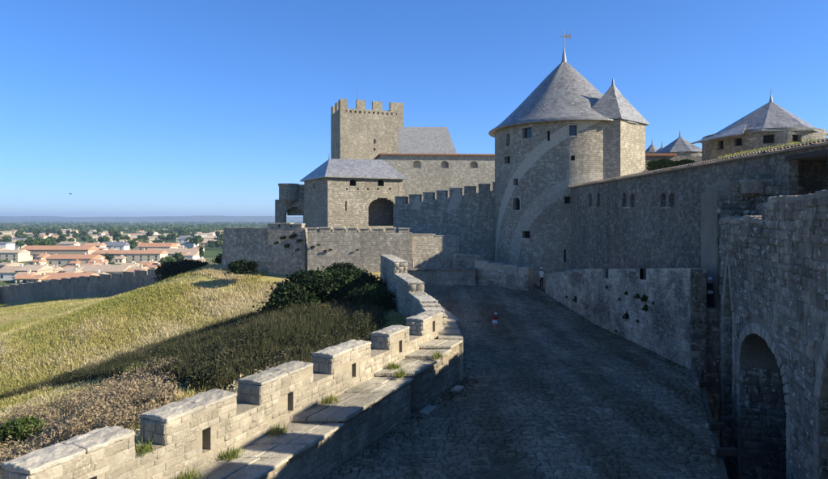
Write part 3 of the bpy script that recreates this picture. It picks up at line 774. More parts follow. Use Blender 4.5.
# ------------------------------------------------------------ right: low barbican wall beside the road
low = thing('barbican_wall', (12.2, 40, 0), 'pale grey battered low wall with blocked crenels along the right road edge', 'wall')
def lx(d): return 12.9 - .0625 * (d - 28)
def ltop(d):
    if d < 43: return 4.76 - .085 * (d - 28)
    return [3.35, 3.1, 2.85, 2.6, 2.4][min(4, int((d - 43) / 1.8))]
GAPS = [(32.6, 33.4), (37.9, 38.9)]
mb = MB(); ds = sorted(set(list(np.arange(28, 52.01, .6)) + [x for g in GAPS for x in g] + [43, 44.8, 46.6, 48.4, 50.2]))
for a, b in zip(ds[:-1], ds[1:]):
    m_ = (a + b) / 2; zt0, zt1 = (ltop(a), ltop(b)) if b <= 43 else (ltop(m_),) * 2
    g = any(g0 < m_ < g1 for g0, g1 in GAPS)
    if g: zt0 = zt1 = ltop(m_) - .62
    mb.hexa([(lx(a), a, -5.2), (lx(a) + .75, a, -5.2), (lx(b) + .75, b, -5.2), (lx(b), b, -5.2), (lx(a), a, zt0), (lx(a) + .75, a, zt0), (lx(b) + .75, b, zt1), (lx(b), b, zt1)])
mb.build('core', M['greymortar'], low)
le = Vector((.0625, -1, 0)).normalized(); ln_ = Vector((le.y, -le.x, 0))
dof = lambda s: 52 + le.y * s
def lt(s):
    dd = dof(s)
    if any(g0 - .05 < dd < g1 + .05 for g0, g1 in GAPS): return ltop(dd) - .6
    return ltop(dd)
st = courses((lx(52), 52, 0), le, ln_, 24 / abs(le.y), 5.2, (.17, .27), (.25, .6), seed=41, dep=(.02, .045), top=lt)
lay(st, low, M['grey'], nind=220, minpx=9)
st = courses((12.9, 28, -.2), (1, 0, 0), (0, -1, 0), .75, 4.9, (.2, .3), (.3, .6), seed=43)
lay(st, low, M['dark'], nind=20, minpx=10, stuff='end_stonework')
for g0, g1 in GAPS:   # added dark panel in each crenel, standing in for the darkness behind
    mv = MB(); z = ltop((g0 + g1) / 2); mv.hexa([(lx(g0) + .2, g0, z - .63), (lx(g0) + .3, g0, z - .63), (lx(g1) + .3, g1, z - .63), (lx(g1) + .2, g1, z - .63), (lx(g0) + .2, g0, z - .03), (lx(g0) + .3, g0, z - .03), (lx(g1) + .3, g1, z - .03), (lx(g1) + .2, g1, z - .03)])
    mv.build('crenel_dark_panel', M['wood'], low)
# landing behind the wall end
land = thing('stair_landing', (15, 30, 0), 'dark stone landing in the gap between barbican wall and arcaded wall', 'landing')
mb = MB(); mb.box((13.68, 28.6, -5.2), (17.5, 34, 2.5)); mb.box((13.68, 28.3, -5.2), (16.2, 28.6, 2.85)); mb.build('landing', M['darkmortar'], land)
mb = MB(); mb.box((13.6, 33.3, 0), (17.2, 34.2, 4.2)); mb.build('cross_wall', M['darkmortar'], land)
st = courses((13.68, 28.3, -4.4), (1, 0, 0), (0, -1, 0), 2.7, 7.2, (.2, .3), (.3, .6), seed=44) + courses((13.7, 33.3, 2.5), (1, 0, 0), (0, -1, 0), 3.4, 1.65, (.2, .3), (.3, .6), seed=45)
lay(st, land, M['dark'], nind=30, minpx=9)

# ------------------------------------------------------------ lodging with the tiled roof
lodg = thing('lodging', (16.5, 42, 0), 'long dark stone lodging with twin lancet windows and tiled eave beside the round tower', 'building')
LZ = 10.1
fL, LL, eL, nL = flat((18.48 - .054 * 59.5, 59.5), (18.48 - .054 * 23.6, 23.6))
ul = lambda px: None
def u_at(px):   # wall coordinate seen at a pixel column
    k = (px - 414) / 600; d = 18.48 / (k + .054); return (59.5 - d) / abs(eL.y), d
ops = []; wins = []
for px in (590.3, 598.3, 624.3, 632.2, 663.2, 671.5):
    u, d = u_at(px); w = .72; z0 = EYE + (220 - 206.8) / 600 * d; z1 = EYE + (220 - 193) / 600 * d
    o = arch_ops(u, w, z0, z1 - .25, z1, 3); ops += o; wins.append((u - w / 2, u + w / 2, z0, z1))
for px, y in ((703, 213.5), (714.5, 211.5)):
    u, d = u_at(px); zc = EYE + (220 - y) / 600 * d; r = .27
    for i in range(6):
        a = -1 + i / 3; b = a + 1 / 3; hw = r * math.sqrt(1 - ((a + b) / 2) ** 2); ops.append((u - hw, u + hw, zc + a * r, zc + b * r))
    wins.append((u - r, u + r, zc - r, zc + r))
ug, dg = u_at(789); gal = (ug, LL - .05, 7.9, 9.72); ops.append(gal)
M['lodge'] = masonry_mat('lodge_masonry', C(.31, .27, .205), C(.62, .545, .425), C(.46, .40, .31), ('dir', eL.x, eL.y), .42, .2, crust=.36, lichen=.3, bumpd=.12,
                         band=[('line', 22, 9.6, 4.5, 1.6, 9.3, .3)], band_col=C(.4, .38, .33))
mb = MB(); panel(mb, fL, 0, LL, 0, LZ, ops, dep=.45)
q = lambda u, v, w: fL(u, v, w)
mb.add([q(LL, 0, 0), q(LL, 0, 9), q(LL, LZ, 9), q(LL, LZ, 0)], [(0, 1, 2, 3)]); mb.add([q(0, 0, 9), q(LL, 0, 9), q(LL, LZ, 9), q(0, LZ, 9)], [(0, 1, 2, 3)])
mb.build('wall', M['lodge'], lodg)
for w in wins: infill(fL, w, .44, lodg)
# dark gallery room behind the open bay
mb = MB(); a, b, c, e = gal
mb.add([q(a - 1, c, .45), q(b, c, .45), q(b, c, 3), q(a - 1, c, 3), q(a - 1, e, .45), q(b, e, .45), q(b, e, 3), q(a - 1, e, 3)], [(0, 1, 2, 3), (7, 6, 5, 4), (3, 2, 6, 7), (0, 3, 7, 4), (1, 5, 6, 2)])
mb.build('gallery', M['lodge'], lodg)
mb = MB(); mb.hexa([q(a - .2, e - .02, 0.1), q(b + .2, e - .02, .1), q(b + .2, e - .02, -.06), q(a - .2, e - .02, -.06), q(a - .2, e + .2, .1), q(b + .2, e + .2, .1), q(b + .2, e + .2, -.06), q(a - .2, e + .2, -.06)]); mb.build('beam', M['wood'], lodg)
# mullions between the lancets
for i in (0, 2, 4):
    u = (wins[i][1] + wins[i + 1][0]) / 2; mv = MB(); z0, z1 = wins[i][2], wins[i][3]
    mv.hexa([q(u - .62, z0 - .14, .05), q(u + .62, z0 - .14, .05), q(u + .62, z0 - .14, -.07), q(u - .62, z0 - .14, -.07), q(u - .62, z0 - .02, .05), q(u + .62, z0 - .02, .05), q(u + .62, z0 - .02, -.07), q(u - .62, z0 - .02, -.07)]); mv.build('sill', M['vous'], lodg)
# roof: eave course of round tiles on a slab
mb = MB(); sl = .17
mb.hexa([q(-.2, LZ + .002, 2.6), q(LL + .1, LZ + .002, 2.6), q(LL + .1, LZ + .002, -.22), q(-.2, LZ + .002, -.22), q(-.2, LZ + .1 + sl * 2.8, 2.6), q(LL + .1, LZ + .1 + sl * 2.8, 2.6), q(LL + .1, LZ + .09, -.22), q(-.2, LZ + .09, -.22)])
mb.hexa([q(-.2, LZ + .002, 9), q(LL + .1, LZ + .002, 9), q(LL + .1, LZ + .002, 2.62), q(-.2, LZ + .002, 2.62), q(-.2, LZ + .5, 9), q(LL + .1, LZ + .5, 9), q(LL + .1, LZ + .52, 2.62), q(-.2, LZ + .52, 2.62)])
roof = mb.build('roof', M['tile'], lodg)
tm = bpy.data.meshes.new('roof_tile'); tv = []; tf = []; nseg = 6
for y, rr in ((-.08, .105), (.62, .085)):
    for i in range(nseg + 1):
        t = math.pi * i / nseg; tv.append((rr * math.cos(t), y, rr * math.sin(t) * .9 + .02 + .0 * y))
    for i in range(nseg + 1):
        t = math.pi * i / nseg; tv.append((rr * .8 * math.cos(t), y, rr * .8 * math.sin(t) * .9 + .02))
k = nseg + 1
for i in range(nseg):
    tf.append((i + 1, i, 2 * k + i, 2 * k + i + 1)); tf.append((i, i + 1, k + i + 1, k + i))
tm.from_pydata(tv, [], tf); tm.materials.append(M['tile']); tm.update()
o0 = root_loc(lodg); nt = int(LL / .235)
tiles = []
for row in range(4):
    for i in range(nt + 1):
        u = i * .235 + R.uniform(-.02, .02); w = -.2 + row * .6
        pos = q(u, LZ + .1 + sl * (w + .22) + .02 * row, w); tiles.append((pos, row))
near_t = sorted(range(len(tiles)), key=lambda i: (tiles[i][1], tiles[i][0].y))[:300]
near_s = set(near_t); basis = np.array([[eL.x, -nL.x, 0], [eL.y, -nL.y, 0], [0, sl, 1]])
for i in near_t:
    ob = bpy.data.objects.new('roof_tile', tm); link(ob, roof)
    mtx = Matrix(((eL.x, -nL.x, 0, 0), (eL.y, -nL.y, 0, 0), (0, sl, 1, 0), (0, 0, 0, 1))); mtx.translation = tiles[i][0] - o0
    ob.matrix_local = mtx @ Matrix.Rotation(R.uniform(-.06, .06), 4, 'Z')
tva = np.array(tv); tfa = np.array(tf); VV = []; FF = []
for i, (pos, row) in enumerate(tiles):
    if i in near_s: continue
    FF.append(tfa + len(VV) * len(tva)); VV.append(tva @ basis.T + np.array(pos))
np_mesh('far_roof_tiles', np.concatenate(VV), np.concatenate(FF), M['tile'], roof, kind='stuff')

# ------------------------------------------------------------ great round tower
TC = (16.5, 66.0); TR = 7.55
def fT(R_, c):
    return lambda u, v, w: Vector((c[0] + (R_ - w) * math.sin(u), c[1] - (R_ - w) * math.cos(u), v))
def cyl_hit(px, c, R_):
    k = (px - 414) / 600; A = k * k + 1; B = -2 * (k * c[0] + c[1]); Cq = c[0] ** 2 + c[1] ** 2 - R_ ** 2
    disc = max(0, B * B - 4 * A * Cq); d = (-B - math.sqrt(disc)) / (2 * A); return math.atan2(k * d - c[0], c[1] - d), d
tower = thing('round_tower', (TC[0], TC[1], 0), 'massive round stone tower with conical slate roof and weather vane', 'tower')
RX1, RZ1, RR1, RX2, RZ2, RR2 = 9.18, -3.33, 21.82, 2.19, 1.29, 9.71
M['tower'] = masonry_mat('tower_masonry', C(.44, .385, .29), C(.64, .575, .455), C(.38, .335, .255), ('cyl', TC[0], TC[1], TR), .46, .2, crust=.22, lichen=.06, bumpd=.05,
                         band=[('ring', RX1, RZ1, RR1, .55, .65), ('ring', RX2, RZ2, RR2, .7, .35)])
tw = [(527, 133, 6.2, 10.5), (573, 130.5, 7.2, 10.5), (548.5, 136, 2, 10), (508, 140, 2, 12), (573, 158, 3.6, 5), (507, 160, 3.5, 7), (515.5, 182, 2.4, 7), (526, 234.5, 5, 7), (565, 256, 1.6, 13), (569, 200, 8, 7), (573.4, 232, 4, 17)]
ops = []; tww = []
for px, y, w, h in tw:
    u, d = cyl_hit(px, TC, TR); hw = w / 600 * d / 2 / TR / max(.35, math.cos(u - math.atan2(TC[0], TC[1]))) ; z = EYE + (220 - y) / 600 * d; hz = h / 600 * d / 2
    ops.append((u - hw, u + hw, z - hz, z + hz)); tww.append(ops[-1])
u, d = cyl_hit(516.6, TC, TR); z = EYE + (220 - 210) / 600 * d; ao = arch_ops(u, .125, z, z + .75, z + 1.25, 4); ops += ao; tww.append((u - .0625, u + .0625, z, z + 1.25))
f = fT(TR, TC); mb = MB(); panel(mb, f, -math.pi, math.pi, -1, 16.9, ops, ucuts=np.linspace(-math.pi, math.pi, 73), dep=.45)
mb.build('wall', M['tower'], tower)
for o in tww: infill(f, o, .44, tower, 'window' if o[1] - o[0] > .04 else 'arrow_slit', M['glass'] if o in tww[:2] else None, pad=.004)
for o in [tww[0], tww[1], tww[-1]]:
    a, bb, c, e = o; e1 = .016
    for q4 in ((a - e1, bb + e1, e, e + .16), (a - e1, bb + e1, c - .14, c), (a - e1, a, c, e), (bb, bb + e1, c, e)):
        mv = MB(); u0, u1, v0, v1 = q4; mv.add([f(u0, v0, -.05), f(u1, v0, -.05), f(u1, v1, -.05), f(u0, v1, -.05), f(u0, v0, .1), f(u1, v0, .1), f(u1, v1, .1), f(u0, v1, .1)], [(0, 1, 2, 3), (7, 6, 5, 4), (0, 4, 5, 1), (1, 5, 6, 2), (2, 6, 7, 3), (3, 7, 4, 0)]); mv.build('window_surround', M['warm_cap'], tower)
M['slateT'] = slate_mat('slate_cone', ('cyl', TC[0], TC[1], 5.0))
mb = MB(); mb.lathe((TC[0], TC[1], 0), [(7.3, 16.72), (8.22, 16.62), (8.25, 16.72), (7.55, 17.15), (6.6, 17.95), (5.2, 19.3), (3.6, 20.95), (2.0, 22.65), (.8, 23.85), (.16, 24.45)], 64)
cone = mb.build('roof', M['slateT'], tower, smooth=True)
mb = MB(); mb.lathe((TC[0], TC[1], 0), [(.34, 24.05), (.26, 24.6), (.12, 25.5), (.05, 26.0), (.045, 27.9), (.0, 27.95)], 10)
z = 27.2
mb.box((TC[0] - .55, TC[1] - .03, z - .03), (TC[0] + .25, TC[1] + .03, z + .03)); mb.add([(TC[0] + .05, TC[1], z - .16), (TC[0] + .85, TC[1], z - .22), (TC[0] + .7, TC[1], z), (TC[0] + .85, TC[1], z + .22), (TC[0] + .05, TC[1], z + .16)] + [(TC[0] + .05, TC[1] + .04, z - .16), (TC[0] + .85, TC[1] + .04, z - .22), (TC[0] + .7, TC[1] + .04, z), (TC[0] + .85, TC[1] + .04, z + .22), (TC[0] + .05, TC[1] + .04, z + .16)], [(0, 1, 2, 3, 4), (9, 8, 7, 6, 5), (0, 5, 6, 1), (1, 6, 7, 2), (2, 7, 8, 3), (3, 8, 9, 4), (4, 9, 5, 0)])
mb.build('weather_vane', M['lead'], cone)
# square stair turret on the tower's shoulder
A_, B_, C_, D_ = (16.8, 59.4), (20.1, 58.4), (23.75, 61.6), (22.6, 65.8)
mb = MB(); mb.prism([A_, B_, C_, D_], 0, 16.95)
M['turret'] = masonry_mat('turret_masonry', C(.42, .37, .27), C(.60, .54, .42), C(.48, .43, .33), ('dir', .8, .6), .46, .2, crust=.12, lichen=.06, bumpd=.05)
mb.build('stair_turret', M['turret'], tower)
mb = MB(); cx = sum(p[0] for p in (A_, B_, C_, D_)) / 4; cy = sum(p[1] for p in (A_, B_, C_, D_)) / 4
ap = (20.1, 60.6, 20.65)
def ringp(s, z, drop=0): return [(ap[0] + (p[0] - ap[0]) * s, ap[1] + (p[1] - ap[1]) * s, z) for p in (A_, B_, C_, D_)]
rg = ringp(1.14, 16.80) + ringp(1.14, 16.90) + ringp(.72, 18.25) + ringp(.30, 19.6) + ringp(.04, 20.65)
mb.add(rg, [(3, 2, 1, 0)] + [(j * 4 + i, j * 4 + (i + 1) % 4, (j + 1) * 4 + (i + 1) % 4, (j + 1) * 4 + i) for j in range(4) for i in range(4)] + [(16, 17, 18, 19)])
M['slateD'] = slate_mat('slate_flat', ('dir', .9, .4))
tr_ = mb.build('turret_roof', M['slateD'], tower)
mb = MB(); mb.lathe(ap[:2] + (0,), [(.16, 20.4), (.13, 20.9), (.04, 21.3), (0, 21.35)], 8); mb.build('finial', M['lead'], tr_)

# ------------------------------------------------------------ small round-the-corner walls at the end of the road
def simple_wall(name, p0, p1, z0, zt0, zt1, th, mat, label, cat='wall', cren=None, stones=None, coping=None):
    """straight wall p0->p1 (outward to the right of travel), top from zt0 to zt1, optional crenels (width, gap, depth)"""
    f, L, e, n = flat(p0, p1)
    t = thing(name, ((p0[0] + p1[0]) / 2, (p0[1] + p1[1]) / 2, z0), label, cat)
    topz = lambda u: zt0 + (zt1 - zt0) * u / L
    mb = MB(); body = 0 if cren is None else cren[2]
    mb.hexa([f(0, z0, th), f(L, z0, th), f(L, z0, 0), f(0, z0, 0), f(0, zt0 - body, th), f(L, zt1 - body, th), f(L, zt1 - body, 0), f(0, zt0 - body, 0)])
    mb.build('wall', mat, t)
    if cren:
        u = cren[3] if len(cren) > 3 else 0
        while u < L - .3:
            b = min(L, u + cren[0] * R.uniform(.9, 1.1)); mv = MB(); za = topz((u + b) / 2) + R.uniform(-.06, .06); zb = [topz(u) - body + .001, topz(b) - body + .001]
            mv.hexa([f(u, zb[0], th), f(b, zb[1], th), f(b, zb[1], 0.002), f(u, zb[0], 0.002), f(u, za, th), f(b, za, th), f(b, za, 0.002), f(u, za, 0.002)])
            mo = mv.build('merlon', mat, t)
            mc = MB(); mc.hexa([f(u - .04, za - .0, th + .05), f(b + .04, za, th + .05), f(b + .04, za, -.05), f(u - .04, za, -.05), f(u - .04, za + .1, th + .05), f(b + .04, za + .1, th + .05), f(b + .04, za + .1, -.05), f(u - .04, za + .1, -.05)])
            mc.build('coping', M['warm_cap'], mo)
            u = b + cren[1]
    return t, f, L, e, n

cw, f, L, e, n = simple_wall('retaining_wall', (-1.6, 56.5), (5.8, 56.5), -.5, 2.2, 2.25, .8, M['greymortar'], 'low stone retaining wall closing the far end of the road', 'wall')
st = courses((-1.6, 56.5, .6), e, n, L, 1.6, (.2, .3), (.3, .7), seed=61); lay(st, cw, M['slab'], nind=0)
mb = MB()
for i in range(6): mb.box((-1.7 + i * 1.26, 56.35, 2.26), (-1.7 + (i + 1) * 1.26 - .02, 57.5, 2.4))
mb.build('coping', M['dark'], cw)
sw, f, L, e, n = simple_wall('flank_wall', (5.75, 57.2), (10.2, 53.3), -.5, 3.15, 2.55, .8, M['greymortar'], 'stepped low stone wall below the round tower at the road end', 'wall', cren=(1.5, .05, .35))
st = courses((5.75, 57.2, .4), e, n, L, 2.4, (.2, .3), (.3, .7), seed=63, top=lambda s: 2.7 - .6 * s / L - .4); lay(st, sw, M['grey'], nind=0)
bw_, f, L, e, n = simple_wall('block_wall', (3.9, 60), (7.0, 59.2), -.5, 3.6, 3.5, 1.2, M['greymortar'], 'small squat wall block behind the retaining wall, left of the round tower', 'wall')
st = courses((3.9, 60, 1.5), e, n, L, 2.0, (.2, .3), (.3, .7), seed=64); lay(st, bw_, M['grey'], nind=0)
mb = MB(); mb.tube((-.1, 58.2, 1.0), (-.1, 58.2, 3.2), .1, .08, 8); props(mb.build('marker_post', M['vous']), 'short pale post behind the retaining wall at the road end', 'post')

# ------------------------------------------------------------ castle
M['castle_lit'] = masonry_mat('castle_rubble', C(.41, .365, .275), C(.68, .615, .485), C(.26, .23, .17), ('dir', .93, .37), .6, .26, crust=.18, lichen=.05, warp=.2, bumpd=.1)
M['castle_grey'] = masonry_mat('castle_grey', C(.50, .44, .34), C(.72, .645, .515), C(.58, .515, .405), ('dir', 1, 0), .5, .22, crust=.3, lichen=.12, bumpd=.05)
M['castle_side'] = masonry_mat('castle_side', C(.42, .365, .28), C(.62, .55, .43), C(.48, .425, .33), ('dir', -.5, .86), .5, .22, crust=.25, lichen=.08, bumpd=.05)
cdir = Vector((11.7, -2.5, 0)).normalized()
M['curtain'] = masonry_mat('curtain_masonry', C(.42, .365, .275), C(.72, .64, .50), C(.55, .48, .38), ('dir', cdir.x, cdir.y), .5, .2, crust=.28, lichen=.25, bumpd=.06,
                           band=[('line', -13.95, 9.0, .42, .55, 8.2, .6), ('line', -9.55, 9.4, .42, .6, 8.3, .6)])
M['keep'] = masonry_mat('keep_masonry', C(.40, .35, .26), C(.63, .565, .44), C(.31, .27, .20), ('dir', .94, .335), .5, .2, crust=.2, lichen=.04, bumpd=.05)

# front enclosure walls of the castle
simple_wall('enclosure_wall', (-10.65, 60), (-.2, 60), -2, 6.15, 6.1, 1.0, M['castle_grey'], 'pale stone enclosure wall with small merlons in front of the arched gatehouse', cren=(1.0, .32, .38))
simple_wall('enclosure_wall', (-.19, 60.4), (4.6, 61.4), -2, 5.6, 5.2, 1.0, M['castle_grey'], 'stained end of the enclosure wall running towards the dark curtain wall', cren=(2.3, .0, .3))
simple_wall('enclosure_wall', (-15.0, 61.6), (-11.1, 61.0), -2, 6.6, 6.55, 1.0, M['castle_grey'], 'short enclosure wall with dark tufts growing between its stones', cren=(1.05, .18, .35))
simple_wall('enclosure_wall', (-20.2, 63.6), (-14.9, 62.2), -3, 6.0, 6.1, 1.0, M['castle_grey'], 'lower plain enclosure wall at the left end of the castle', cren=(2.6, .03, .25))
mb = MB(); mb.add([(-20.25, 63.62, -2), (-19.0, 63.3, -2), (-19.3, 63.38, 5.7), (-20.2, 63.62, 5.7), (-21.0, 64.6, -2), (-20.3, 64.6, 5.7), (-19.0, 64.6, -2), (-19.3, 64.6, 5.7)], [(0, 1, 2, 3), (4, 0, 3, 5), (3, 2, 7, 5), (1, 6, 7, 2), (6, 4, 5, 7)])
props(mb.build('buttress', M['castle_side']), 'sloping buttress at the left end of the lower enclosure wall', 'buttress')

# gatehouse with hipped slate roof
gate = thing('gatehouse', (-9, 86, 0), 'sunlit rubble gatehouse with hipped slate roof and big arched opening', 'building')
K0, K1, K2, K3 = (-11.6, 80.5), (-1.6, 84.5), (-5.1, 95.2), (-16.3, 89.1)
fG, LG, eG, nG = flat(K0, K1)
def uG(px):
    k = (px - 414) / 600; # x=k*y ; point K0+e*u
    return (k * K0[1] - K0[0]) / (eG.x - k * eG.y)
def zG(px, y):
    u = uG(px); return EYE + (220 - y) / 600 * (K0[1] + eG.y * u)
ops = []; inf = []
for px in (353, 381):
    o = arch_ops(uG(px), .92, zG(px, 186), zG(px, 182), zG(px, 179.5), 3); ops += o; inf.append((uG(px) - .46, uG(px) + .46, zG(px, 186), zG(px, 179.5)))
o = arch_ops(uG(382.5), 4.1, zG(382, 226), zG(382, 209), zG(382, 198), 7); ops += o
for px in (347, 358, 368, 378, 390):
    ops.append((uG(px) - .13, uG(px) + .13, zG(px, 190), zG(px, 188)))
ops.append((uG(346) - .1, uG(346) + .1, zG(346, 211), zG(346, 201)))
mb = MB(); panel(mb, fG, 0, LG, 0, 12.73, ops, dep=.8)
mb.build('wall', M['castle_lit'], gate)
for o in inf: infill(fG, o, .5, gate)
mb = MB(); mb.prism([(K0[0] - nG.x * .82, K0[1] - nG.y * .82), (K1[0] - nG.x * 3.5, K1[1] - nG.y * 3.5), K2, (K3[0] + .4, K3[1] + .4)], 0, 12.68)
mb.build('inner_room', M['castle_side'], gate)
f2, L2, e2, n2 = flat(K3, K0); mb = MB(); u_ = L2 * .45
so2 = [(u_ - .42, u_ + .42, 11.4, 12.2)]
panel(mb, f2, 0, L2, 0, 12.71, so2, dep=.4); mb.build('side_wall', M['castle_side'], gate); infill(f2, so2[0], .38, gate)
f3, L3, e3, n3 = flat(K1, K2); mb = MB(); panel(mb, f3, 0, L3, 0, 12.69); mb.build('side_wall', M['castle_side'], gate)
for u in (.3, 4.9, LG - .3):   # pale quoin strips
    mv = MB(); mv.hexa([fG(u - .28, 0, .05), fG(u + .28, 0, .05), fG(u + .28, 0, -.03), fG(u - .28, 0, -.03), fG(u - .28, 12.6, .05), fG(u + .28, 12.6, .05), fG(u + .28, 12.6, -.03), fG(u - .28, 12.6, -.03)])
    if u != 4.9: mv.build('quoin_strip', M['castle_side'], gate)
mb = MB(); ex = lambda p, c, s: (c[0] + (p[0] - c[0]) * s, c[1] + (p[1] - c[1]) * s); cg = (-8.7, 87.4)
ev = [ex(p, cg, 1.09) for p in (K0, K1, K2, K3)]
r0, r1 = (-12.6, 89.3, 16.1), (-4.8, 91.5, 16.2)
pts = [(x, y, 12.71) for x, y in ev] + [(x, y, 12.86) for x, y in ev] + [r0, r1]
mb.add(pts, [(3, 2, 1, 0), (0, 1, 5, 4), (1, 2, 6, 5), (2, 3, 7, 6), (3, 0, 4, 7), (4, 5, 9, 8), (5, 6, 9), (6, 7, 8, 9), (7, 4, 8)])
M['slateG'] = slate_mat('slate_gate', ('dir', eG.x, eG.y), C(.19, .185, .175), C(.36, .35, .335))
mb.build('roof', M['slateG'], gate)
mb = MB(); mb.lathe((r0[0], r0[1], 15.9), [(.12, 0), (.1, .3), (.03, 1.2), (0, 1.25)], 6); mb.build('finial', M['lead'], gate)

# curtain wall with merlons between gatehouse and round tower
simple_wall('curtain_wall', (-2.4, 69.5), (9.3, 67.0), -1, 9.5, 11.2, 1.3, M['curtain'], 'tall dark curtain wall with rising merlons between gatehouse and round tower', cren=(1.2, .4, .85, .2))

# gallery building behind it
gall = thing('gallery_building', (4, 100, 0), 'long plain stone building with three small arched windows and thin red tiled eave', 'building')
fA, LA, eA, nA = flat((-5.4, 97.6), (14.6, 98.8))
M['gallm'] = masonry_mat('gallery_masonry', C(.44, .41, .335), C(.60, .565, .48), C(.52, .48, .40), ('dir', eA.x, eA.y), .55, .24, crust=.1, lichen=.04, bumpd=.03)
ops = []; inf = []
for px in (417, 445, 474.5):
    u = ((px - 414) / 600 * 97.9 + 5.4); o = arch_ops(u, 1.28, EYE + (220 - 168) / 600 * 98.1, EYE + (220 - 164) / 600 * 98.1, EYE + (220 - 161) / 600 * 98.1, 4); ops += o; inf.append((u - .66, u + .66, o[0][2], o[-1][3]))
mb = MB(); panel(mb, fA, 0, LA, 4, 17.6, ops, dep=.35); mb.build('wall', M['gallm'], gall)
for o in inf: infill(fA, o, .34, gall, 'window', M['warm'])  # pale panel colour stands for light showing in these windows
f4, L4, e4, n4 = flat((-7.9, 104.9), (-5.4, 97.6)); mb = MB(); mb.add([f4(0, 4, 0), f4(L4, 4, 0), f4(L4, 17.6, 0), f4(0, 16.3, 0)], [(0, 1, 2, 3)]); mb.build('side_wall', M['gallm'], gall)
mb = MB(); mb.add([(-5.6, 97.2, 17.58), (14.9, 98.4, 17.58), (14.9, 106, 18.0), (-8.3, 105.2, 16.3), (-5.6, 97.2, 17.8), (14.9, 98.4, 17.8), (14.9, 106, 18.3), (-8.3, 105.2, 16.55)], [(3, 2, 1, 0), (4, 5, 6, 7), (0, 1, 5, 4), (1, 2, 6, 5), (2, 3, 7, 6), (3, 0, 4, 7)])
mb.build('roof', M['tile_red'], gall)
# big pitched slate roof behind
hall = thing('hall', (3, 125, 0), 'hall with steep pale slate roof rising behind the gallery building', 'building')
mb = MB(); mb.box((-2.7, 121, 0), (8.2, 129, 19.9)); mb.build('wall', M['castle_grey'], hall)
mb = MB(); mb.add([(-3.2, 120.5, 19.9), (8.8, 120.5, 19.9), (8.8, 129.8, 19.9), (-3.2, 129.8, 19.9), (-3.2, 125.2, 26.4), (6.9, 125.2, 26.4)], [(3, 2, 1, 0), (0, 1, 5, 4), (1, 2, 5), (2, 3, 4, 5), (3, 0, 4)])
M['slateH'] = slate_mat('slate_hall', ('dir', 1, 0), C(.24, .235, .225), C(.36, .355, .34)); mb.build('roof', M['slateH'], hall)

# square keep
keep = thing('square_keep', (-9, 137, 0), 'tall square crenellated keep of warm stone behind the slate roofed gatehouse', 'tower')
Q0, Q1 = (-16.2, 131.8), (-2.4, 136.6); ke = Vector((Q1[0] - Q0[0], Q1[1] - Q0[1], 0)); kl = ke.length; ke.normalize(); kb = Vector((-ke.y, ke.x, 0))
Q3 = (Q0[0] + kb.x * 10.4, Q0[1] + kb.y * 10.4); Q2 = (Q1[0] + kb.x * 10.4, Q1[1] + kb.y * 10.4)
fK, LK, _, _ = flat(Q0, Q1); mb = MB()
ops = [(1.1 + i * 1.05, 1.53 + i * 1.05, 30.7, 31.2) for i in range(12)] + [(7.6, 8.05, 24.1, 25.1), (7.6, 8.0, 22.5, 23.1), (7.7, 8.0, 18.7, 19.3)]
panel(mb, fK, 0, LK, 0, 31.6, ops, dep=.5); mb.build('wall', M['keep'], keep)
for o in ops[12:]: infill(fK, o, .45, keep)
fK2, LK2, _, _ = flat(Q3, Q0); mb = MB(); ops2 = [(6.3, 6.8, 23.1, 24.8)]; panel(mb, fK2, 0, LK2, 0, 31.6, ops2, dep=.5); mb.build('side_wall', M['castle_side'], keep); infill(fK2, ops2[0], .45, keep)
mb = MB(); mb.prism([Q1, Q2, Q3, (Q0[0] + .9, Q0[1] + 1.2)], 0, 31.5); mb.build('core', M['keep'], keep)
def merl(f, u0, u1, z0, z1):
    mv = MB(); mv.hexa([f(u0, z0, .8), f(u1, z0, .8), f(u1, z0, -.02), f(u0, z0, -.02), f(u0, z1, .8), f(u1, z1, .8), f(u1, z1, -.02), f(u0, z1, -.02)]); mv.build('merlon', M['keep'], keep)
for a, b in ((0, 1.6), (3.7, 5.7), (7.4, 9.6), (11.5, kl)): merl(fK, a, b, 31.3, 33.6 + R.uniform(-.05, .05))
fK3, _, _, _ = flat(Q1, Q2); fK4, _, _, _ = flat(Q2, Q3)
for a, b in ((1.05, 2.7), (5.2, 7.3), (8.8, 10.4)): merl(fK3, a, b, 31.3, 33.55)
for a, b in ((.4, 2.4), (4.9, 6.8), (8.5, 10.38)): merl(fK2, a, b, 31.3, 33.55)
mb = MB(); mb.tube((-12.7, 134.2, 31), (-12.7, 134.2, 37.2), .06, .03, 6); mb.build('mast', M['metal'], keep)

# corner turret (bartizan) with wall and arched passage, left of the gatehouse
bart = thing('bartizan', (-19.1, 91.5, 0), 'small round bartizan on a corbelled foot left of the gatehouse', 'turret')
bc = P(288, 190, 91); mb = MB(); mb.lathe((bc.x, 91.5, 0), [(.1, 8.6), (.42, 8.65), (.85, 9.3), (1.28, 9.85), (1.46, 10.0), (1.46, 12.2), (1.6, 12.2), (1.6, 12.5), (1.1, 12.52), (0.05, 12.45)], 20)
mb.build('turret', M['castle_lit'], bart)
pw = thing('passage_wall', (-18, 91, 0), 'stone wall with arched passage beneath the bartizan', 'wall')
fP, LP_, eP, nP = flat((P(275, 0, 91).x, 91), (P(309, 0, 91).x, 91.0)); ops = arch_ops(2.87, 2.8, 3.3, EYE + (220 - 216) / 600 * 91, EYE + (220 - 207) / 600 * 91, 5)
mb = MB(); panel(mb, fP, 0, LP_, 0, 9.7, ops, dep=1.2); mb.add([fP(0, 0, 0), fP(0, 0, 3), fP(0, 9.7, 3), fP(0, 9.7, 0)], [(0, 1, 2, 3)]); mb.build('wall', M['castle_side'], pw)
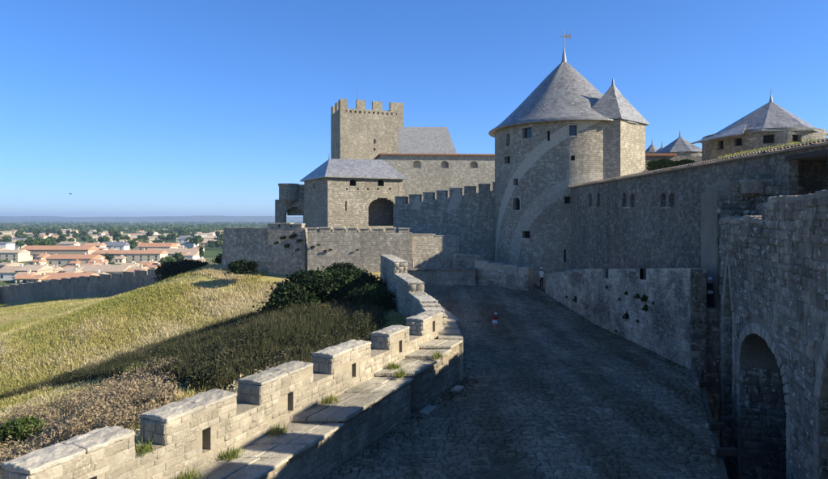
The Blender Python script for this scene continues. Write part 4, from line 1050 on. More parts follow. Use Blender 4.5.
def pbox(nm, u0, u1, z0, z1, w0, w1, mt): mv = MB(); mv.hexa([fP(u0, z0, w1), fP(u1, z0, w1), fP(u1, z0, w0), fP(u0, z0, w0), fP(u0, z1, w1), fP(u1, z1, w1), fP(u1, z1, w0), fP(u0, z1, w0)]); mv.build(nm, M[mt], pw)
pbox('merlon', 0, 1.3, 9.7, 10.1, -.02, 1.2, 'castle_side'); pbox('upper_wall', 2.4, 5.0, 9.7, 12.4, .5, 1.7, 'castle_lit'); pbox('inner_wall', 1.5, 5.1, 7.7, 9.3, 1.6, 2.7, 'castle_side')

# ------------------------------------------------------------ far right: second round tower and small slate roofs
T2 = (36.2, 62.5); T2R = 5.6
tower2 = thing('polygonal_roof_tower', (T2[0], T2[1], 0), 'low round tower with faceted pointed slate roof behind the lodging', 'tower')
M['tower2'] = masonry_mat('tower2_masonry', C(.26, .24, .20), C(.47, .435, .37), C(.36, .335, .28), ('cyl', T2[0], T2[1], T2R), .5, .22, crust=.3, lichen=.15)
f = fT(T2R, T2); ops = []
for px, y, w, h in ((720, 145, 7, 9), (738, 142, 7, 8), (769, 139, 9, 8.5), (797, 138.5, 8, 8)):
    u, d = cyl_hit(px, T2, T2R); hw = w / 600 * d / 2 / T2R / .9; z = EYE + (220 - y) / 600 * d; ops.append((u - hw, u + hw, z - h / 1200 * d, z + h / 1200 * d))
mb = MB(); panel(mb, f, -math.pi, math.pi, 0, 15.8, ops, ucuts=np.linspace(-math.pi, math.pi, 49), dep=.5); mb.build('wall', M['tower2'], tower2)
for o in ops: infill(f, o, .48, tower2, pad=.01)
mb = MB(); n = 8; ring = []
apx = P(771, 101, 62.5)
for rr, z in ((1.08, 15.45), (1.08, 15.55), (.86, 16.1), (.0, apx.z)):
    for i in range(n):
        t = 2 * math.pi * (i + .35) / n; cx = T2[0] + (apx.x - T2[0]) * (1 - rr); ring.append((cx + T2R * rr * math.cos(t), T2[1] + T2R * rr * math.sin(t), z))
mb.add(ring, [tuple(range(n))[::-1]] + [(j * n + i, j * n + (i + 1) % n, (j + 1) * n + (i + 1) % n, (j + 1) * n + i) for j in range(3) for i in range(n)])
M['slate2'] = slate_mat('slate_far', ('cyl', T2[0], T2[1], 4)); r2 = mb.build('roof', M['slate2'], tower2)
mb = MB(); mb.lathe((apx.x, T2[1], apx.z - .4), [(.2, 0), (.16, .5), (.05, 1.0), (.03, 1.7), (0, 1.75)], 8); mb.build('finial', M['lead'], r2)
# lean-to part on the left of that roof
mb = MB(); a = P(706, 140, 60); b = P(752, 127, 60)
mb.add([(a.x, 58.5, 15.0), (P(735, 0, 58).x, 56.6, 15.2), (b.x, 61, 16.9), (a.x - .3, 62.5, 15.0), (a.x, 58.5, 14.88), (P(735, 0, 58).x, 56.6, 15.08), (b.x, 61, 16.6), (a.x - .3, 62.5, 14.88)], [(0, 1, 2, 3), (7, 6, 5, 4), (0, 4, 5, 1), (1, 5, 6, 2), (2, 6, 7, 3), (3, 7, 4, 0)])
mb.build('lean_to_roof', M['slate2'], r2)
def pyramid_tower(px, yb, ya, hwpx, d, label):
    a = P(px, yb, d); ap_ = P(px, ya, d); hw = hwpx / 600 * d
    t = thing('slate_roofed_tower', (a.x, d, 0), label, 'tower'); mb = MB(); mb.lathe((a.x, d, 0), [(hw * .9, 0), (hw * .9, a.z + .1)], 16); mb.build('wall', M['tower2'], t)
    mb = MB(); mb.lathe((a.x, d, 0), [(hw * .85, a.z), (hw, a.z - .05), (hw * .5, a.z + (ap_.z - a.z) * .5), (.08, ap_.z)], 8); rf = mb.build('roof', M['slate2'], t)
    mb = MB(); mb.lathe((a.x, d, ap_.z - .2), [(.18, 0), (.12, .5), (.03, 1.2), (0, 1.2)], 6); mb.build('finial', M['lead'], rf)
pyramid_tower(680, 154, 137, 26, 95, 'distant tower with low pyramid slate roof between the two round towers')
pyramid_tower(652, 153, 144, 9, 120, 'tiny far slate roof just right of the stair turret')
pyramid_tower(662, 153.5, 147, 9, 110, 'tiny far slate roof beside the low pyramid roof')
iw = thing('inner_wall', (30, 80, 0), 'low wall with red tile coping behind the shrubs on the right', 'wall')
mb = MB(); a = P(640, 156, 72); b = P(712, 156, 72); mb.box((a.x, 72, 0), (b.x, 73, a.z)); mb.build('wall', M['tower2'], iw)
mb = MB(); mb.box((a.x - .2, 71.8, a.z), (P(676, 0, 72).x, 73.2, a.z + .3)); mb.build('coping', M['tile_red'], iw)

# ------------------------------------------------------------ outer rampart down the slope
ra, rb_ = np.array([-125, 176.]), np.array([-36, 117.])
ramp = thing('outer_rampart', (-80, 148, -15), 'long dark crenellated rampart at the foot of the grassy slope', 'wall')
M['rampart'] = masonry_mat('rampart_masonry', C(.34, .295, .22), C(.54, .475, .365), C(.42, .37, .28), ('dir', .83, -.55), .6, .26, crust=.4, lichen=.15)
f, L, e, n = flat(ra, rb_); u = 0; k = 0
while u < L - 1:
    l = 4.6 * R.uniform(.85, 1.15); b = min(L, u + l); gz = [float(ground_z(*f(x, 0, 0).xy)) for x in (u, b)]
    zt = max(gz) * .5 + min(gz) * .5 + 5.0; mv = MB()
    mv.hexa([f(u, gz[0] - 2, 1.2), f(b, gz[1] - 2, 1.2), f(b, gz[1] - 2, 0), f(u, gz[0] - 2, 0), f(u, zt - 1.0, 1.2), f(b, zt - 1.0, 1.2), f(b, zt - 1.0, 0), f(u, zt - 1.0, 0)]); seg = mv.build('wall_section', M['rampart'], ramp)
    mv = MB(); c = u + (b - u) * .82
    mv.hexa([f(u, zt - 1.0, .8), f(c, zt - 1.0, .8), f(c, zt - 1.0, .004), f(u, zt - 1.0, .004), f(u, zt, .8), f(c, zt, .8), f(c, zt, .004), f(u, zt, .004)]); mv.build('merlon', M['rampart'], seg)
    u = b
simple_wall('pale_rampart', (-142, 171), (-118, 168), -21, -10.5, -10.0, 1.4, M['castle_grey'], 'pale short rampart section at the left edge of the picture', cren=(4, 2.2, 1.1))

# ------------------------------------------------------------ vegetation
def leaf_cloud(lobes, n, size, rs, flat_=.55, shell=.55):
    """leaf quads spread through ellipsoid lobes: list of (centre, radii)"""
    w = np.array([r[0] * r[1] * r[2] for _, r in lobes]) ** .7; w /= w.sum()
    idx = rs.choice(len(lobes), n, p=w); c = np.array([l[0] for l in lobes])[idx]; r = np.array([l[1] for l in lobes])[idx]
    v = rs.randn(n, 3); v /= np.linalg.norm(v, axis=1)[:, None]; rad = (shell + (1 - shell) * rs.rand(n)) ** .6
    rad *= 1 + .16 * rs.randn(n); p = c + v * rad[:, None] * r
    a = rs.randn(n, 3); a /= np.linalg.norm(a, axis=1)[:, None]; b = np.cross(a, v + .6 * rs.randn(n, 3)); b /= np.linalg.norm(b, axis=1)[:, None]
    s = size * (.6 + .8 * rs.rand(n))[:, None]; a = a * s; b = b * s * flat_
    V = np.stack([p - a, p - b * .9 + a * .1, p + a, p + b], 1).reshape(-1, 3); F = np.arange(4 * n).reshape(-1, 4); return V, F

def lobes_for(c, r, k, rs, sq=.75):
    out = [(np.array(c), np.array(r) * .72)]
    for i in range(k):
        v = rs.randn(3); v /= np.linalg.norm(v); v[2] = abs(v[2]) * .9 - .15
        out.append((np.array(c) + v * np.array(r) * .62, np.array(r) * rs.uniform(.28, .48)))
    return out

def bush(px, py_base, py_top, wpx, d, mat, label, n=5000, size=.12, seed=1, depth=1.0, zb=None, group=None, name='bush', cat='bush'):
    rs = np.random.RandomState(seed); b = P(px, py_base, d); h = (py_base - py_top) / 600 * d; w = wpx / 600 * d / 2
    z0 = float(ground_z(b.x, d)) - .1 if d < 58.5 and px < 400 else b.z
    h = max(h, (py_base - py_top) / 600 * d + (b.z - z0))
    t = thing(name, (b.x, d, z0), label, cat, group)
    V, F = leaf_cloud(lobes_for((b.x, d, z0 + h * .40), (w, w * depth, h * .48), 14, rs), n, size, rs)
    V2, F2 = leaf_cloud([(np.array((b.x, d, z0 + h * .12)), np.array((w * .95, w * depth * .95, h * .3)))], n // 4, size, rs); V = np.concatenate([V, V2]); F = np.arange(len(V)).reshape(-1, 4)
    V[:, 2] = np.maximum(V[:, 2], z0 - .2)
    np_mesh('foliage', V, F, mat, t)
    mb = MB()
    for i in range(5):
        a = rs.uniform(0, 6.28); mb.tube((b.x + .1 * math.cos(a), d + .1 * math.sin(a), z0 - .2), (b.x + w * .5 * math.cos(a), d + w * .5 * depth * math.sin(a), z0 + h * .6), .06, .02, 5)
    mb.build('stems', M['wood'], t)
    return t
bush(330, 330, 285, 112, 43, M['bush'], 'large dark evergreen bush spreading beside the stepped parapet', 16000, .13, 3, .7)
bush(372, 325, 292, 50, 38.5, M['bush'], 'dark bush pressed against the outer face of the stepped parapet', 6000, .12, 4, .8)
bush(290, 322, 288, 60, 40.5, M['bush'], 'lower left dark bush beside the large evergreen', 6000, .12, 5, .8)
bush(343, 276, 258, 40, 57, M['bush'], 'dark bush at the foot of the merloned enclosure wall', 3500, .13, 6, .7)
bush(243, 272, 257, 30, 59, M['bush'], 'small dark bush at the foot of the lower plain enclosure wall', 2500, .13, 7, .7)
bush(188, 282, 254, 62, 92, M['bush'], 'big dark thicket where the rampart meets the castle hill', 7000, .22, 8, .7)
bush(226, 272, 249, 30, 80, M['bush'], 'dark shrub below the left end of the castle', 3000, .2, 9, .7)
bush(146, 384, 370, 46, 33, M['bush2'], 'fresh green low bush at the edge of the brown scrub', 3500, .09, 10, .7)
bush(22, 424, 412, 64, 21.5, M['bush2'], 'low green bramble patch at the left edge among brown scrub', 3500, .07, 11, .7)
bush(662, 170, 157, 30, 66, M['bush2'], 'leafy green shrub behind the lodging roof beside the stair turret', 3000, .16, 12, .7)
bush(684, 168, 158, 24, 67, M['bush2'], 'smaller green shrub right of the shrub by the stair turret', 2200, .16, 13, .7)
# grass along the lodging roof
def tufts(pts, hts, rs, per=5, lean=.45, wid=.05):
    n = len(pts); pts = np.repeat(pts, per, 0); h = np.repeat(hts, per) * (.55 + .7 * rs.rand(n * per)); m = n * per
    a = rs.rand(m) * 2 * np.pi; off = rs.randn(m, 2) * .12; base = pts.copy(); base[:, :2] += off
    tip = base + np.stack([np.cos(a) * h * lean * rs.rand(m), np.sin(a) * h * lean * rs.rand(m), h], 1)
    b = rs.rand(m) * np.pi * 2; sd_ = np.stack([np.cos(b), np.sin(b), 0 * b], 1) * (wid * (.6 + rs.rand(m)))[:, None]
    V = np.stack([base - sd_, base + sd_, tip], 1).reshape(-1, 3); return V, np.arange(3 * m).reshape(-1, 3)
rs = np.random.RandomState(5)
us = rs.uniform(u_at(686)[0], u_at(768)[0], 1500); pts = np.array([tuple(fL(u, LZ + .5, rs.uniform(2.0, 3.2))) for u in us])
V, F = tufts(pts, rs.uniform(.1, .32, 1500), rs, 5); props(np_mesh('roof_grass', V, F, M['grass_green'], kind='stuff'), 'strip of green grass growing along the lodging roof', 'grass')

rw = np.random.RandomState(3); q_ = []
for i in range(900):
    if i % 3: dd = rw.uniform(14, 46); q_.append((road_l(dd) + abs(rw.randn()) * .35 + (.25 if dd < 26.2 else .0), dd, road_z(dd)))
    else: dd = rw.uniform(28, 51); q_.append((lx(dd) - abs(rw.randn()) * .12, dd, road_z(dd)))
V, F = tufts(np.array(q_), rw.uniform(.03, .12, 900), rw, 5, 1.2, .02); props(np_mesh('road_weeds', V, F, M['ivy'], kind='stuff'), 'low moss and weeds along the edges of the cobbled road', 'weeds')
# hillside grass: three kinds in patches
rs = np.random.RandomState(12)
N_ = 150000
d = 9 + (rs.rand(N_) ** .8) * 85; px = rs.uniform(-30, 420, N_); x = (px - 414) / 600 * d
x = np.concatenate([x, rs.uniform(-62, -2, 70000), rs.uniform(-75, -14, 60000), rs.uniform(-135, -40, 60000)]); d = np.concatenate([d, rs.uniform(30, 78, 70000), rs.uniform(50, 112, 60000), rs.uniform(80, 172, 60000)])
path = (np.abs(d - (58 - (x + 18) * .42 + 1.2 * np.sin(x * .2))) < 1.1) & (x < -17) & (rs.rand(len(x)) < .93)
keep_ = ~path & (x < wall_x(d) - .15) & ~((d > 59.6) & (x > -15.5)) & ~((d > 62 + (-14.9 - x) * .26) & (x > -21.5) & (d < 75)); x = x[keep_]; d = d[keep_]
z = ground_z(x, d); fld = nz(x, d, .16) + .6 * nz(x + 30, d - 12, .4) + .35 * rs.randn(len(x))
scr = (d < 34) & (x > wall_x(d) - 13)
hts = (.10 + .13 * rs.rand(len(x))) * (1 + .005 * d) * np.where(fld > .5, 1.35, 1.0)
for nm, sel, mt in (('green_grass', fld < -.5, 'grass_green'), ('dry_grass', (fld >= -.5) & (fld < .35), 'grass'), ('straw_grass', fld >= .35, 'straw')):
    sl_ = sel & ~(scr & (rs.rand(len(x)) < .5)); V, F = tufts(np.stack([x, d, z - .03], 1)[sl_], hts[sl_], rs, 4, .8, .035)
    props(np_mesh(nm, V, F, M[mt], kind='stuff'), {'green_grass': 'short green grass patches on the slope', 'dry_grass': 'yellowing dry grass covering the slope', 'straw_grass': 'pale straw coloured tall grass on the slope'}[nm], 'grass')
# brown scrub by the parapet; darker scrub has shade put into its colour
def scrub(name, n, cond, mt, label, hh, seed, leaf, dr=(11, 40), per=0):
    rs = np.random.RandomState(seed); Vs = []; base = 0; c = 0
    while c < n:
        d_ = rs.uniform(*dr); px_ = rs.uniform(-25, 380); x_ = (px_ - 414) / 600 * d_; off = float(wall_x(np.array(d_))) - x_
        if not cond(px_, d_, off): continue
        if per and px_ > 225 and rs.rand() < .55: continue
        z_ = float(ground_z(x_, d_)); r = rs.uniform(.25, .7); h = rs.uniform(*hh) * (.75 + .6 * float(nz(x_, d_, .9)))
        h = max(h, .1)
        V, F = leaf_cloud([(np.array((x_, d_, z_ + h * .45)), np.array((r, r, h * .6)))], int(90 + 120 * r) - per, leaf, rs, .4, .3); Vs.append(V); c += 1
    V = np.concatenate(Vs); props(np_mesh(name, V, np.arange(len(V)).reshape(-1, 4), M[mt], kind='stuff'), label, 'scrub')
scrub('brown_scrub', 420, lambda p, d, o: 1.8 < o and p < 175 and 17 < d < 30, 'scrub', 'dry brown scrub growing behind the near merlons', (.45, .95), 3, .055)
scrub('shade_toned_scrub', 330, lambda p, d, o: .6 < o < 14 and p > 170 and d > 21, 'scrub_shade', 'dark low scrub in the shade behind the parapet', (.2, .9), 4, .065)
bp_ = np.array([(-10, 394, 397), (10, 391, 398), (50, 377, 386), (100, 361, 379), (160, 341, 376), (200, 328, 386), (240, 315, 392), (300, 305, 392), (345, 305, 380)])  # outline of the shadow band that the dark plants imitate
def in_shade_belt(p, d, o):
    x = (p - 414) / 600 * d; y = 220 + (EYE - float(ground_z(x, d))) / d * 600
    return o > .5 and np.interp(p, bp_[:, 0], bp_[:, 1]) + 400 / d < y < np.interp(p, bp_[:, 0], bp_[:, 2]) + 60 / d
scrub('evergreen_scrub', 1300, in_shade_belt, 'scrub_ever', 'belt of dark evergreen scrub running down the slope from the bushes', (.25, .7), 6, .075, (20, 72), 26)
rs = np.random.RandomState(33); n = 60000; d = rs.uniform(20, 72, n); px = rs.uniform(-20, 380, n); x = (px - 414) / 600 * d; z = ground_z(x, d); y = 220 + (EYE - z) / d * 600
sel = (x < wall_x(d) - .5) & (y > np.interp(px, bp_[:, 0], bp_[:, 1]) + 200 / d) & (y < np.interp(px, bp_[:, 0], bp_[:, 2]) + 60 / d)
V, F = tufts(np.stack([x, d, z - .03], 1)[sel], rs.uniform(.25, .75, sel.sum()), rs, 6, .7, .018); props(np_mesh('shade_belt_grass', V, F, M['grass_shade'], kind='stuff'), 'coarse dark grass among the evergreen scrub on the slope', 'grass')
scrub('straw_scrub', 160, lambda p, d, o: .5 < o < 2.6 and d < 24, 'straw', 'tall straw grass along the outer foot of the parapet', (.4, .7), 5, .06)

# plants on walls
def wall_plant(c, r, n, seed, label, mat='ivy', group='plants growing out of the walls', flat3=(1, .35, .8)):
    rs = np.random.RandomState(seed); V, F = leaf_cloud([(np.array(c), np.array(flat3) * r), (np.array(c) + np.array((r * .5, 0, r * .3)), np.array(flat3) * r * .6), (np.array(c) - np.array((r * .6, 0, r * .2)), np.array(flat3) * r * .5)], n, r * .2, rs, .6, .1)
    props(np_mesh('wall_plant', V, F, M[mat]), label, 'plant', group)
for i, (px, d, y, r) in enumerate([(576, 44, 299, .45), (566, 46, 297, .25), (607, 38, 287, .22), (616, 36, 299, .2), (623, 35, 293, .25), (626, 35, 316, .42), (637, 33.5, 321, .18), (640, 33.5, 296, .34), (648, 32.6, 298, .4), (650, 32.5, 308, .36), (660, 31.6, 303, .15), (612, 36.5, 331, .2)]):
    c = P(px, y, d); c.x = lx(d) - .06
    wall_plant(c, r * .72, 220, 40 + i, ['larger plant tuft near the far end of the barbican wall', 'small tuft left of the farthest large plant on the barbican wall', 'small tuft just below the farther crenel of the barbican wall', 'small tuft below and right of the farther crenel', 'tuft midway between the two crenels, below the wall top', 'largest low plant cushion on the barbican wall', 'tiny tuft right of the largest low plant cushion', 'left tuft of the leafy cluster under the nearer crenel', 'leafy main plant of the cluster under the nearer crenel', 'lower hanging plant of the cluster under the nearer crenel', 'tiny tuft nearest the end of the barbican wall', 'lowest small tuft close to the road at the barbican wall foot'][i], flat3=(.15, 1, .7))
for i, (px, y, d, r) in enumerate([(283, 238, 61.2, .5), (293, 236, 61, .6), (299, 241, 60.9, .4), (287, 246, 61.2, .45), (276, 243, 61.4, .35), (297, 250, 60.9, .3), (312, 247, 59.9, .3), (318, 245, 59.9, .28), (325, 251, 59.9, .25), (330, 250, 59.9, .3), (357, 250, 59.9, .25)]):
    c = P(px, y, d - .02); wall_plant(c, r * .75, 120, 70 + i, 'small dark tuft growing on the castle enclosure wall', 'bush', 'tufts on the enclosure wall', (1, .12, .7))
for i, (dd, off, z, r, mt) in enumerate([(12.6, -.2, 2.15, .16, 'bush2'), (13.3, .2, 1.3, .22, 'bush2'), (14.6, .18, 1.32, .2, 'bush2'), (16.2, .2, 1.32, .18, 'bush2'), (18.6, .16, 1.45, .2, 'bush2'), (21.6, 1.0, 1.55, .25, 'bush2'), (22.3, .3, 1.58, .2, 'bush2'), (24.0, 1.3, 1.68, .25, 'bush2')]):
    c = para(dd, off, z - .04); rw = np.random.RandomState(90 + i); q_ = np.array([tuple(c + E * rw.randn() * r * .5 + N * rw.randn() * r * .22) for _ in range(26)])
    V, F = tufts(q_, rw.uniform(.08, .28, 26), rw, 6, .9, .012); o_ = np_mesh('weed_tuft', V, F, M['weed']); props(o_, ['weed tuft in the nearest open crenel of the parapet', 'weed tuft nearest the camera on the wall walk', 'second nearest weed tuft on the wall walk', 'third weed tuft along the foot of the parapet', 'fourth weed tuft along the foot of the parapet', 'weed tuft in the middle of the far slabs', 'weed tuft at the parapet foot by the far slabs', 'farthest weed tuft on the wall walk slabs'][i], 'plant', 'weeds along the wall walk', kind='stuff')

# ------------------------------------------------------------ town and trees on the plain
PZ = -20.0
M['wall_cream'] = plain('house_cream', (.52, .46, .34), .9, .1); M['wall_white'] = plain('house_white', (.66, .64, .58), .9, .1); M['wall_tan'] = plain('house_tan', (.42, .35, .25), .9, .1)
M['troof'] = stone_mat('town_tile', C(.46, .24, .14), C(.54, .33, .21), crust=.05, lichen=.1, fine=.8)
M['troof2'] = stone_mat('town_tile_pale', C(.42, .32, .23), C(.50, .40, .30), crust=.05, lichen=.1, fine=.8)
M['troof_dark'] = plain('town_slate', (.16, .17, .19), .7, .3)
def _nm(m, r): return {'house_cream': 'cream', 'house_white': 'white', 'house_tan': 'tan', 'town_slate': 'dark'}[m.name] + ' walled', {'town_tile': 'orange tiled', 'town_tile_pale': 'pale tiled', 'town_slate': 'slate'}[r.name]
def house(px0, px1, ybase, wall_px, roof_px, dep, wm, rm, label, windows=False, group=None, rot=0.0, kind='gable'):
    d = (EYE - PZ) * 600 / (ybase - 220); x0, x1 = (px0 - 414) / 600 * d, (px1 - 414) / 600 * d; hw = wall_px / 600 * d; hr = roof_px / 600 * d
    if label == '@': label = '%s town house with %s roof beyond the rampart, %s' % (*_nm(wm, rm), 'windows showing' if windows else 'mostly roof in view')
    if label == '#': label = 'small far %s house with %s roof among the trees' % _nm(wm, rm)
    cx = (x0 + x1) / 2; w = (x1 - x0) / 2; ca, sa = math.cos(rot), math.sin(rot)
    T = lambda x, y, z: (cx + x * ca - y * sa, d + x * sa + y * ca, PZ + z)
    t = thing('house', (cx, d, PZ), label, 'house', group); mb = MB()
    mb.hexa([T(-w, 0, -1), T(w, 0, -1), T(w, dep, -1), T(-w, dep, -1), T(-w, 0, hw), T(w, 0, hw), T(w, dep, hw), T(-w, dep, hw)])
    mb.build('wall', wm, t)
    mb = MB(); e = .4
    mb.add([T(-w - e, -e, hw), T(w + e, -e, hw), T(w + e, dep + e, hw), T(-w - e, dep + e, hw), T(-w - e, -e, hw + .25), T(w + e, -e, hw + .25), T(w + e, dep + e, hw + .25), T(-w - e, dep + e, hw + .25), T(-w - e, dep / 2, hw + hr), T(w + e, dep / 2, hw + hr)],
           [(3, 2, 1, 0), (0, 1, 5, 4), (2, 3, 7, 6), (1, 2, 6, 9, 5), (3, 0, 4, 8, 7), (4, 5, 9, 8), (6, 7, 8, 9)])
    rf = mb.build('roof', rm, t)
    if windows:
        n = max(2, int(2 * w / 4.5))
        for i in range(n):
            x = -w + 2 * w * (i + .5) / n
            for zz in ([hw * .3, hw * .68] if hw > 5 else [hw * .55]):
                mv = MB(); mv.hexa([T(x - .5, -.06, zz - .7), T(x + .5, -.06, zz - .7), T(x + .5, .05, zz - .7), T(x - .5, .05, zz - .7), T(x - .5, -.06, zz + .7), T(x + .5, -.06, zz + .7), T(x + .5, .05, zz + .7), T(x - .5, .05, zz + .7)]); mv.build('window', M['glass'], t)
        mv = MB(); xx = w * .4; mv.hexa([T(xx - .5, dep * .5 - .5, hw + hr * .5), T(xx + .5, dep * .5 - .5, hw + hr * .5), T(xx + .5, dep * .5 + .5, hw + hr * .5), T(xx - .5, dep * .5 + .5, hw + hr * .5), T(xx - .5, dep * .5 - .5, hw + hr + .9), T(xx + .5, dep * .5 - .5, hw + hr + .9), T(xx + .5, dep * .5 + .5, hw + hr + .9), T(xx - .5, dep * .5 + .5, hw + hr + .9)]); mv.build('chimney', wm, rf)
    return t
cr, wh, tn = M['wall_cream'], M['wall_white'], M['wall_tan']; o1, o2, dk = M['troof'], M['troof2'], M['troof_dark']
for a in [(-4, 18, 262, 9, 3, 12, cr, o2, 'cream apartment block at the left edge of the town', True),
          (20, 88, 259, 9, 4, 14, tn, o1, 'long tan hall with wide orange roof in the town', False),
          (46, 92, 267, 8, 4, 14, cr, o1, 'long cream terrace with orange roof below the tan hall', True),
          (92, 160, 262, 8, 3.5, 12, cr, o1, 'longest cream terrace with many windows in the town', True),
          (-4, 20, 281, 8, 6, 12, wh, o2, 'white low house just above the pale rampart', True),
          (18, 37, 281, 10, 5, 12, tn, o2, 'squat tan house with pale roof above the rampart', True),
          (36, 84, 285, 5, 6, 14, tn, o1, 'wide orange roof seen just over the rampart', False),
          (68, 122, 277, 5, 6, 14, cr, o2, 'broad pale tile roof behind the rampart crest', False),
          (84, 100, 252, 6, 3, 10, wh, o1, 'white house with bright orange roof beside the grey roofs', True),
          (100, 113, 251, 5, 4, 10, wh, dk, 'white house with grey slate roof in the town centre', True),
          (112, 124, 252, 6, 4, 10, wh, dk, 'white gabled chapel-like house with grey roof', True),
          (124, 138, 250, 5, 3, 10, cr, o1, 'small cream house right of the white gabled house', True),
          (138, 170, 252, 5, 4, 12, cr, o1, 'large vivid orange roof in the right part of the town', True),
          (150, 196, 258, 4, 5, 12, cr, o2, 'pale roofed cream row near the dark thicket', True),
          (178, 192, 244, 4.5, 3, 10, wh, dk, 'pale grey gabled house near the castle end', True),
          (186, 222, 247, 4, 3, 14, tn, o2, 'flat roofed tan block near the castle', True),
          (4, 22, 246, 5, 3, 12, dk, dk, 'dark flat house near the left edge of the town', False),
          (-4, 6, 250, 6, 2, 12, wh, dk, 'white box house cut by the left edge', False),
          (160, 190, 268, 4, 4, 14, tn, o1, 'orange roof partly hidden by the dark thicket', False)]: house(*a)
rs = random.Random(8)
for i in range(150):
    yb = 231 + 17 * rs.random() ** 1.3; pxc = rs.uniform(-10, 300); w = rs.uniform(5, 16) * (yb - 215) / 30
    house(pxc, pxc + w, yb, rs.uniform(1.6, 2.6) * (yb - 218) / 16, rs.uniform(.8, 1.4) * (yb - 218) / 16, rs.uniform(9, 14), rs.choice([cr, wh, tn, cr]), rs.choice([o1, o2, o2]), '#', group='far houses on the plain', rot=rs.uniform(-.4, .4))
for i in range(95):
    yb = rs.uniform(246, 286); pxc = rs.uniform(-10, 200); w = rs.uniform(6, 14) * (yb - 220) / 50
    house(pxc, pxc + w, yb, rs.uniform(4, 6.5) * (yb - 220) / 52, rs.uniform(2.2, 3.6) * (yb - 220) / 52, rs.uniform(8, 12), rs.choice([cr, wh, tn, cr]), rs.choice([o1, o2, o2]), '@', windows=yb > 262, group='town houses beyond the rampart', rot=rs.uniform(-.3, .3))
def tree_mesh(seed, mat, h=8, w=4):
    rs = np.random.RandomState(seed); V, F = leaf_cloud(lobes_for((0, 0, h * .58), (w, w, h * .45), 8, rs), 420, .75, rs, .7, .4)
    mb = MB(); mb.tube((0, 0, -.5), (0, 0, h * .5), .3, .15, 6)
    for i in range(4):
        a = rs.uniform(0, 6.28); mb.tube((0, 0, h * .3), (w * .5 * math.cos(a), w * .5 * math.sin(a), h * .65), .12, .04, 5)
    V2 = np.concatenate([V, np.array(mb.v)]); me = bpy.data.meshes.new('tree'); fs = [tuple(f) for f in F] + [tuple(i + len(V) for i in f) for f in mb.f]
    me.from_pydata([tuple(v) for v in V2], [], fs); me.materials.append(mat); me.materials.append(M['wood']); me.polygons.foreach_set('material_index', [0] * len(F) + [1] * len(mb.f)); me.update(); return me
TM = [tree_mesh(s, M['tree'] if s % 3 else M['tree2'], 7 + s % 4, 3 + (s % 3) * .8) for s in range(6)] + [tree_mesh(9, M['tree2'], 11, 1.6)]
rs = random.Random(4)
def tree_at(px, yb, sc, k, label, group):
    d = (EYE - PZ) * 600 / (yb - 220); o = bpy.data.objects.new('tree', TM[k]); link(o); o.location = ((px - 414) / 600 * d, d, PZ); o.scale = (sc, sc, sc * rs.uniform(.8, 1.1)); o.rotation_euler = (0, 0, rs.uniform(0, 6.28)); props(o, label, 'tree', group)
for i in range(230):
    tree_at(rs.uniform(-15, 310), 231.5 + 20 * rs.random() ** 1.6, rs.uniform(.8, 1.5), rs.randrange(6), 'broad green tree among the houses of the plain', 'trees on the plain')
for px, yb, sc, k, lb in [(110, 262, 1.0, 0, 'round green tree before the longest cream terrace'), (168, 270, 1.1, 1, 'yellowish green tree beside the dark thicket'), (178, 268, 1.0, 3, 'dark tree just above the dark thicket'), (201, 262, 1.0, 6, 'slim dark cypress near the castle end of the town'), (62, 246, 1.3, 3, 'large dark tree behind the long tan hall'), (30, 252, 1.3, 2, 'green tree above the dark flat house'), (5, 268, .8, 4, 'green tree at the left edge of the town'), (118, 248, 1.0, 6, 'narrow cypress among the white houses')]:
    tree_at(px, yb, sc, k, lb, None)
# far woodland on the plain as one mass
rs = np.random.RandomState(6); n = 5200
yb = 222.6 + 10.5 * rs.rand(n) ** 1.2; dd = 27 * 600 / (yb - 220); xx = (rs.uniform(-60, 900, n) - 414) / 600 * dd
keep_ = (nz(xx, dd, .004) + .5 * nz(xx, dd, .013) > -.35); xx = xx[keep_]; dd = dd[keep_]; Vs = []
for x_, d_ in zip(xx, dd):
    s = rs.uniform(4, 8) * (1 + d_ / 6000); V, F = leaf_cloud([(np.array((x_, d_, PZ + s * .45)), np.array((s * 1.3, s * 1.3, s * .55)))], 26, s * .42, rs, .8, .4); Vs.append(V)
V = np.concatenate(Vs); props(np_mesh('far_woodland', V, np.arange(len(V)).reshape(-1, 4), M['tree'], kind='stuff'), 'far green woodland spread over the plain below the hills', 'woodland')

